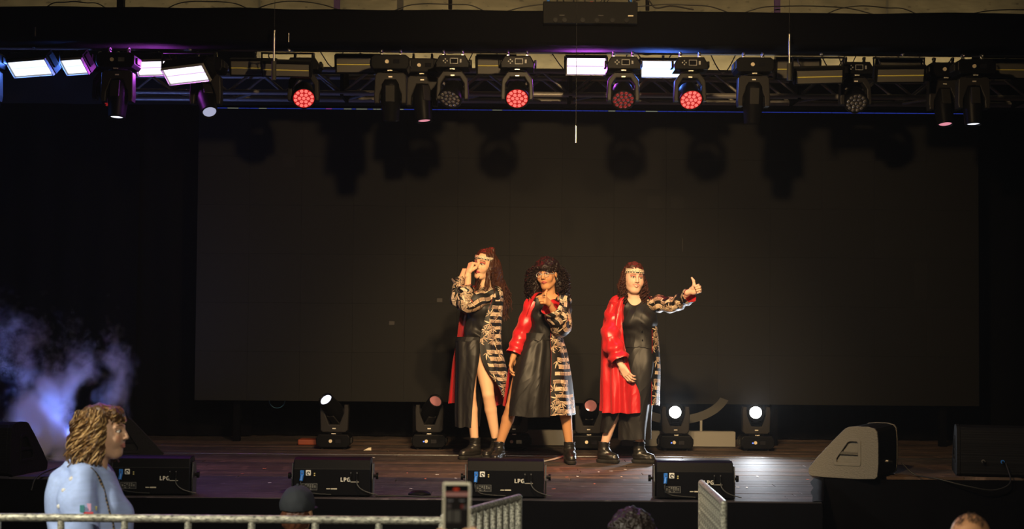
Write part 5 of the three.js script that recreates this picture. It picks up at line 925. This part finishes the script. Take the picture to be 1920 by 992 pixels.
  h.ell(local(m, 0, 0.056, -0.03), [0.084, 0.084, 0.096], 0.03, q).chain([local(m, -0.075, 0.02, -0.03), local(m, -0.09, -0.07, -0.02), local(m, -0.095, -0.15, 0.0)], [0.03, 0.036, 0.024], 0.03).chain([local(m, 0.075, 0.02, -0.03), local(m, 0.085, -0.07, -0.02), local(m, 0.085, -0.16, 0.02)], [0.026, 0.034, 0.024], 0.03).ell([0.02, 1.45, -0.07], [0.09, 0.12, 0.045], 0.04);
  h.cut(local(m, 0, -0.022, 0.08), [0.061, 0.098, 0.075], 0.01, q); h.warp = (x, y, z) => 0.008 * noise(x * 46, y * 26, z * 46) + 0.005 * noise(x * 90, y * 60, z * 90);
  const R = rng(32), locks = []; for (let i = 0; i < 230; i++) { const sd = R() < 0.5 ? -1 : 1; locks.push([local(m, sd * (0.062 + R() * 0.02), 0.05 - R() * 0.05, -0.03 + R() * 0.04), local(m, sd * (0.055 + R() * 0.065), -0.13 - R() * 0.09, -0.03 + R() * 0.1), [sd * 0.03, 0, 0.01]]); }
  part('hair', [netMesh(h, 0.0045), ...curls(locks, 11, 0.0026, 0.012, 4)], HAIR_BROWN, t, 'curly dark brown hair tied half up');
  headband(t, m, 0.044, 0.078, 0.0);
  part('earring', [-1, 1].map((sd) => new THREE.SphereGeometry(0.005, 8, 6).translate(...local(m, sd * 0.085, -0.034, -0.008))), GOLD, t);
}

// ---------------------------------------------------------------- people below the stage
function surfaceZ(f, x, y, from = 0.5) { for (let z = from; z > -0.5; z -= 0.003) if (f.at(x, y, z) < 0) return z; return 0; }
{ // woman in profile, light blue shirt
  const t = thing('person', 'blond curly-haired woman in light blue shirt, seen from the side below the stage', 'person', [-2.03, 0, 2.6]);
  const J = { pelvis: [-0.04, 0.86, 0], chest: [-0.05, 1.1, 0], neck: [-0.02, 1.285, 0], sha: [-0.05, 1.21, 0.17], ela: [-0.02, 0.96, 0.22], wra: [0.16, 0.84, 0.2], shb: [-0.05, 1.21, -0.17], elb: [-0.04, 0.95, -0.22], wrb: [0.1, 0.8, -0.2], hipa: [-0.04, 0.84, 0.1], kna: [-0.02, 0.47, 0.1], ana: [-0.04, 0.1, 0.1], hipb: [-0.04, 0.84, -0.1], knb: [0.0, 0.47, -0.1], anb: [-0.02, 0.1, -0.1] };
  const skin = [0.56, 0.33, 0.21];
  const H = headGeo({ at: [0.028, 1.435, 0], yaw: 84, pitch: -2, roll: 0, s: 1.04, skin, lip: [0.42, 0.16, 0.13], brow: [0.12, 0.06, 0.03], neckTo: [-0.02, 1.26, 0], jaw: 1.12, full: 1, cell: 0.003 });
  const list = [netMesh(bodyField(J, { w: 0.95 }), 0.012, () => skin), H.g, netMesh(handField(J.wra, [0.9, -0.3, -0.1], [0, -0.3, -1], 1, 'relaxed'), 0.003, () => skin), netMesh(handField(J.wrb, [0.9, -0.3, 0.1], [0, -0.3, 1], -1, 'relaxed'), 0.003, () => skin)];
  part('body', joinColored(list), skinMat, t);
  const f = new Field();
  f.ell([-0.06, 1.09, 0], [0.19, 0.17, 0.2], 0.05).ell([-0.04, 0.94, 0], [0.2, 0.2, 0.205], 0.06).ell([-0.03, 0.82, 0], [0.19, 0.13, 0.2], 0.06).ell([0.06, 1.03, 0], [0.1, 0.085, 0.15], 0.06).cap([-0.04, 1.23, 0], [-0.03, 1.25, 0], 0.085, 0.085, 0.06).cap([-0.1, 1.16, 0], [-0.08, 1.12, 0], 0.15, 0.15, 0.06);
  for (const s of [-1, 1]) f.chain([[-0.045, 1.2, s * 0.13], [-0.04, 1.12, s * 0.2], [-0.01, 0.985, s * 0.235]], [0.085, 0.088, 0.085], 0.03);
  f.cut([0.02, 1.33, 0], [0.085, 0.085, 0.085], 0.01).plane([0, -1, 0], -0.72); for (const s of [-1, 1]) f.cut([0.02, 0.9, s * 0.28], [0.14, 0.075, 0.1], 0.01);
  f.warp = (x, y, z) => 0.012 * Math.sin(34 * (x * 0.9 + y * 0.45) + 5 * noise(x * 5, y * 5, z * 3)) * (0.4 + noise(x * 5, y * 4, z * 4)) + 0.012 * noise(x * 8, y * 7, z * 8);
  const blueTex = noiseTex(128, (u, v) => { const k = 1 + 0.06 * noise(u * 40, v * 90, 2); return [166 * k, 188 * k, 238 * k]; });
  const shirt = part('shirt', netMesh(f, 0.008), std('#ffffff', 0.75, 0, { map: blueTex, sheen: 0.2 }), t, 'light blue cotton shirt');
  for (const [x, y] of [[-0.105, 1.24], [-0.13, 1.19], [-0.148, 1.115], [-0.165, 1.04]]) part('button', new THREE.SphereGeometry(0.011, 10, 8).scale(1, 1, 0.5).translate(x + 0.03, y - 0.01, surfaceZ(f, x + 0.03, y - 0.01) + 0.002), M.white, shirt);
  const patch = (x, y, w, h, c) => part('patch', box(w, h, 0.004, x, y, surfaceZ(f, x, y) + 0.003, 0.001), std(c, 0.7), shirt);
  patch(0.02, 1.075, 0.075, 0.02, [0.5, 0.04, 0.05]); patch(0.005, 1.1, 0.022, 0.035, [0.04, 0.2, 0.22]); patch(0.03, 1.105, 0.025, 0.035, [0.55, 0.3, 0.45]); patch(0.052, 1.095, 0.015, 0.02, [0.45, 0.42, 0.15]);
  const lp = [[0.0, 1.28], [0.03, 1.235], [0.05, 1.18], [0.075, 1.12], [0.095, 1.06], [0.11, 1.0], [0.115, 0.95]].map(([x, y]) => [x, y, surfaceZ(f, x, y) + 0.004]);
  lp[0][2] = Math.max(lp[0][2], 0.07);
  const rows = []; const lc = new THREE.CatmullRomCurve3(lp.map((p) => V(...p))); for (let i = 0; i <= 40; i++) { const p = lc.getPoint(i / 40); rows.push([[p.x - 0.008, p.y - 0.004, p.z], [p.x + 0.008, p.y + 0.004, p.z - 0.002]]); }
  const lanTex = canvasTex(16, 128, (c, w, h) => { c.fillStyle = '#0c0b0b'; c.fillRect(0, 0, w, h); c.fillStyle = '#a58c68'; for (let y = 4; y < h; y += 22) c.fillRect(3, y, 10, 11); });
  part('lanyard', sheet(rows, false, (i, j) => [j, i / 12]), std('#ffffff', 0.6, 0, { map: lanTex }), t, 'black and beige patterned lanyard');
  part('trousers', netMesh((() => { const q = new Field(); q.ell([-0.04, 0.83, 0], [0.185, 0.13, 0.19], 0.05); for (const k of ['a', 'b']) q.chain([J['hip' + k], J['kn' + k], J['an' + k]], [0.115, 0.08, 0.065], 0.04); return q; })(), 0.013), std([0.01, 0.011, 0.016], 0.8), t, 'dark trousers');
  for (const s of [-1, 1]) { const q = new Field().cap([-0.08, 0.05, s * 0.1], [0.12, 0.045, s * 0.1], 0.05, 0.042, 0.02).plane([0, -1, 0], 0); part('shoe', netMesh(q, 0.008), M.blackPlastic, t); }
  // hair: curly bob
  const h = new Field(), m = H.M4, q = new THREE.Quaternion().setFromRotationMatrix(m);
  h.ell(local(m, 0, 0.055, -0.035), [0.096, 0.09, 0.105], 0.03, q).ell(local(m, 0, -0.02, -0.075), [0.1, 0.1, 0.075], 0.05, q).ell(local(m, 0.06, -0.05, -0.05), [0.045, 0.09, 0.065], 0.05, q).ell(local(m, -0.06, -0.05, -0.05), [0.045, 0.09, 0.065], 0.05, q).ell(local(m, 0, 0.09, 0.05), [0.07, 0.035, 0.05], 0.03, q);
  h.cut(local(m, 0, -0.045, 0.09), [0.095, 0.105, 0.09], 0.012, q); h.warp = (x, y, z) => 0.012 * noise(x * 30, y * 26, z * 30) + 0.007 * noise(x * 70, y * 60, z * 70);
  const R = rng(52), L = []; for (let i = 0; i < 620; i++) { const a = (R() * 1.7 - 0.2) * Math.PI, sd = R() < 0.75 ? -1 : 1, x0 = sd * (0.05 + 0.05 * R()), z0 = 0.03 - R() * 0.14; L.push([local(m, x0, 0.12 - R() * 0.1, z0), local(m, x0 * 1.25, -0.06 - R() * 0.09, z0 - 0.01 - R() * 0.03), [0, 0.01, -sd * 0.0 + (x0 > 0 ? 0 : 0.03)]]); }
  for (let i = 0; i < 40; i++) { const u = R() * 2 - 1; L.push([local(m, u * 0.06, 0.12, 0.02), local(m, u * 0.075, 0.045 + R() * 0.02, 0.088 - Math.abs(u) * 0.02), [0, 0.03, 0]]); }
  const dark = L.filter((_, i) => i % 5 < 2), mid = L.filter((_, i) => i % 5 === 2 || i % 5 === 3), gold = L.filter((_, i) => i % 5 === 4);
  const hair = part('hair', [netMesh(h, 0.005), ...curls(dark, 53, 0.003, 0.012, 2.6)], std([0.085, 0.04, 0.014], 0.42, 0, { specularIntensity: 0.8 }), t, 'curly blond-brown bob');
  part('highlights', curls(mid, 54, 0.0032, 0.013, 2.6), std([0.22, 0.115, 0.036], 0.4, 0, { specularIntensity: 0.8 }), hair); part('highlights', curls(gold, 55, 0.0032, 0.014, 2.4), std([0.5, 0.32, 0.13], 0.4, 0, { specularIntensity: 0.8 }), hair);
}
// kneeling onlookers, seen from behind: y of the pelvis sets how upright they kneel
function kneeler({ x, z, hip, label, skin, coat, w = 1, headYaw = 180, armsUp = null }) {
  const t = thing('person', label, 'person', [x, 0, z]), torso = 0.54, n = [0, hip + torso, 0.0], dz = -Math.sqrt(Math.max(0, 0.43 ** 2 - (hip - 0.06) ** 2));
  const J = { pelvis: [0, hip, 0], chest: [0, hip + 0.35, 0.01], neck: n, sha: [-0.17, hip + 0.47, 0], shb: [0.17, hip + 0.47, 0], ela: armsUp?.[0] ?? [-0.22, hip + 0.2, -0.05], elb: armsUp?.[1] ?? [0.22, hip + 0.2, -0.05], wra: armsUp?.[2] ?? [-0.12, hip + 0.08, -0.22], wrb: armsUp?.[3] ?? [0.12, hip + 0.08, -0.22], hipa: [-0.1, hip, 0], hipb: [0.1, hip, 0], kna: [-0.12, 0.07, dz], knb: [0.12, 0.07, dz], ana: [-0.1, 0.06, dz + 0.4], anb: [0.1, 0.06, dz + 0.4] };
  const H = headGeo({ at: [0, hip + torso + 0.15, -0.02], yaw: headYaw, pitch: 0, skin, neckTo: n, cell: 0.005 });
  const hands = armsUp ? [armsUp[4], armsUp[5]] : [handField(J.wra, [0.6, -0.3, -0.7], [0, -1, 0], 1, 'relaxed'), handField(J.wrb, [-0.6, -0.3, -0.7], [0, -1, 0], -1, 'relaxed')];
  part('body', joinColored([netMesh(bodyField(J, { w }), 0.013, () => skin), H.g, ...hands.map((f) => netMesh(f, 0.003, () => skin))]), skinMat, t);
  const c = new Field(); c.ell(J.chest, [0.175 * w, 0.2, 0.13 * w], 0.05).ell(J.pelvis, [0.175 * w, 0.15, 0.14 * w], 0.08).cap(J.chest, add3(n, [0, -0.05, 0]), 0.1, 0.075, 0.05); for (const k of ['a', 'b']) c.chain([J['sh' + k], J['el' + k], mix3(J['el' + k], J['wr' + k], armsUp ? 0.35 : 0.9)], [0.075, 0.06, 0.05], 0.03); c.warp = (px, py, pz) => 0.01 * noise(px * 9, py * 9, pz * 9);
  part('jacket', netMesh(c, 0.013), std(coat, 0.8), t);
  const p = new Field(); for (const k of ['a', 'b']) p.chain([J['hip' + k], J['kn' + k], J['an' + k]], [0.11, 0.075, 0.055], 0.03); p.plane([0, -1, 0], 0); part('trousers', netMesh(p, 0.014), std([0.012, 0.013, 0.02], 0.8), t);
  return { t, H, J };
}
{ // dark cap behind the barrier
  const { t, H } = kneeler({ x: -1.16, z: 1.8, hip: 0.262, label: 'person in a dark cap crouching behind the long barrier', skin: [0.5, 0.27, 0.15], coat: [0.008, 0.008, 0.01], headYaw: 168 }), m = H.M4, q = new THREE.Quaternion().setFromRotationMatrix(m);
  const f = new Field().ell(local(m, 0, 0.045, -0.012), [0.094, 0.1, 0.112], 0.02, q).plane([0, -1, 0], -(local(m, 0, 0.012, 0)[1])); f.warp = bumps(0.004, 22, 22, 22);
  const cap = part('cap', netMesh(f, 0.006), std([0.02, 0.024, 0.03], 0.85), t, 'dark blue-grey cloth cap');
  const brim = new Field().ell(local(m, 0, 0.012, 0.1), [0.08, 0.007, 0.08], 0.01, q); part('brim', netMesh(brim, 0.005), cap.material, cap); part('cap_button', new THREE.SphereGeometry(0.009, 8, 6).translate(...local(m, 0, 0.146, -0.012)), cap.material, cap);
  const h = new Field().ell(local(m, 0, -0.03, -0.05), [0.082, 0.075, 0.062], 0.02, q); h.warp = bumps(0.008, 40, 30, 40); part('hair', netMesh(h, 0.006), std([0.09, 0.03, 0.012], 0.5), t, 'reddish brown hair under the cap');
}
{ // dark curly head
  const { t, H } = kneeler({ x: 0.6, z: 2.6, hip: 0.255, label: 'person with dark curly hair at the bottom, left of the end-on barrier', skin: [0.4, 0.2, 0.1], coat: [0.006, 0.006, 0.008] }), m = H.M4, q = new THREE.Quaternion().setFromRotationMatrix(m);
  const h = new Field().ell(local(m, 0, 0.045, -0.02), [0.108, 0.1, 0.12], 0.02, q).ell(local(m, 0, -0.06, -0.03), [0.13, 0.12, 0.1], 0.06, q).cut(local(m, 0, -0.05, 0.1), [0.07, 0.1, 0.07], 0.01, q); h.warp = (x, y, z) => 0.014 * noise(x * 34, y * 34, z * 34) + 0.008 * noise(x * 80, y * 80, z * 80);
  const R = rng(61), L = []; for (let i = 0; i < 160; i++) { const a = R() * 6.28, c = Math.cos(a), s = Math.sin(a); L.push([local(m, 0.07 * c, 0.12 - R() * 0.05, 0.07 * s - 0.02), local(m, 0.135 * c * (0.8 + R() * 0.3), -0.02 - R() * 0.12, 0.12 * s - 0.02), [0.02 * c, 0.06, 0]]); }
  part('hair', [netMesh(h, 0.006), ...curls(L, 62, 0.004, 0.012, 4)], std([0.02, 0.012, 0.009], 0.5), t, 'dark curly hair');
}
{ // balding man
  const { t, H } = kneeler({ x: 1.785, z: 4.2, hip: 0.462, label: 'balding man at the bottom right corner, head lit orange', skin: [0.62, 0.3, 0.14], coat: [0.01, 0.01, 0.012], headYaw: 160 }), m = H.M4, q = new THREE.Quaternion().setFromRotationMatrix(m);
  const h = new Field().ell(local(m, 0, -0.005, -0.035), [0.083, 0.075, 0.085], 0.02, q).cut(local(m, 0, 0.09, 0.01), [0.09, 0.085, 0.1], 0.02, q).cut(local(m, 0, -0.03, 0.09), [0.08, 0.11, 0.09], 0.01, q); h.warp = (x, y, z) => 0.006 * noise(x * 50, y * 50, z * 50);
  part('hair', netMesh(h, 0.005), std([0.05, 0.03, 0.018], 0.6), t, 'thin dark hair round the bald crown');
  const R = rng(71), L = []; for (let i = 0; i < 70; i++) { const u = R() * 2 - 1, v = R(); const a = local(m, u * 0.06, 0.115 - u * u * 0.03 - v * 0.02, -0.03 - v * 0.06); L.push([a, add3(a, [(R() - 0.5) * 0.03, 0.008 + R() * 0.012, 0.01]), [0, 0.006, 0]]); } part('stray_hair', curls(L, 72, 0.0012, 0.001, 1), std([0.06, 0.035, 0.02], 0.6), t);
}
{ // dark head at the frame edge
  const { t, H } = kneeler({ x: 1.7, z: 5.05, hip: 0.487, label: 'dark-haired person cut off by the bottom right frame corner', skin: [0.4, 0.2, 0.1], coat: [0.006, 0.006, 0.008] }), m = H.M4, q = new THREE.Quaternion().setFromRotationMatrix(m);
  const h = new Field().ell(local(m, 0, 0.045, -0.02), [0.09, 0.093, 0.108], 0.02, q).ell(local(m, 0, -0.05, -0.05), [0.085, 0.1, 0.06], 0.05, q); h.warp = (x, y, z) => 0.006 * noise(x * 44, y * 20, z * 44); part('hair', netMesh(h, 0.006), std([0.012, 0.008, 0.007], 0.45), t, 'dark hair');
}
{ // hands holding up the phone
  const x0 = -0.153, z0 = 6.02, P = [x0, 1.455, 5.7], skin = [0.6, 0.34, 0.2];
  const wl = [-0.072, 1.29, -0.29], wr = [0.074, 1.295, -0.29];
  kneeler({ x: x0, z: z0, hip: 0.47, label: 'onlooker below the frame raising a phone with both hands', skin, coat: [0.02, 0.02, 0.025], armsUp: [[-0.24, 1.06, -0.16], [0.24, 1.06, -0.16], wl, wr, handField(wl, [-0.02, 0.95, -0.3], [1, 0.1, -0.1], 1, 'grip', 0.92), handField(wr, [0.02, 0.95, -0.3], [-1, 0.1, -0.1], -1, 'grip', 0.92)] });
  const t = thing('smartphone', 'pale-edged smartphone held upright, screen filming the stage', 'phone', P); t.rotation.set(-0.04, 0, 0.0);
  part('case', new RoundedBoxGeometry(0.08, 0.168, 0.011, 3, 0.0054), std([0.6, 0.56, 0.42], 0.45), t, 'pale cream case');
  const tex = canvasTex(256, 540, (c, w, h) => { c.fillStyle = '#0b0908'; c.fillRect(0, 0, w, h); c.fillStyle = '#c23a1c'; c.beginPath(); c.ellipse(122, 44, 34, 14, 0, 0, 7); c.fill(); c.fillStyle = '#8e5a4c'; c.fillRect(0, 68, w, 46); c.fillStyle = '#b98a78'; c.fillRect(0, 88, w, 14); c.fillStyle = '#1c1713'; c.fillRect(0, 114, w, 300); c.fillStyle = '#4a4038'; for (const [x, y, r, k] of [[20, 190, 30, 22], [190, 200, 34, 20]]) c.fillRect(x, y, r * 1.6, k * 2); c.fillStyle = '#4c463a'; c.fillRect(22, 250, 60, 120); c.fillRect(96, 252, 74, 120); c.fillStyle = '#7a2a20'; c.fillRect(176, 196, 20, 36); c.fillStyle = '#8c867c'; c.fillRect(28, 152, 60, 8); c.fillRect(160, 152, 50, 8); c.fillStyle = '#15130f'; c.fillRect(0, 414, w, 126); c.fillStyle = '#cfcab4'; c.beginPath(); c.ellipse(118, 470, 46, 20, 0, 0, 7); c.fill(); });
  const scr = part('screen', new THREE.PlaneGeometry(0.068, 0.154).translate(0, 0, 0.0061), new THREE.MeshStandardMaterial({ color: 0x050505, emissive: 0xffffff, emissiveMap: tex, emissiveIntensity: 0.55, roughness: 0.2 }), t);
}

scene.traverse((o) => { if (o.isMesh) { o.castShadow = true; o.receiveShadow = true; } });
renderer.render(scene, camera);
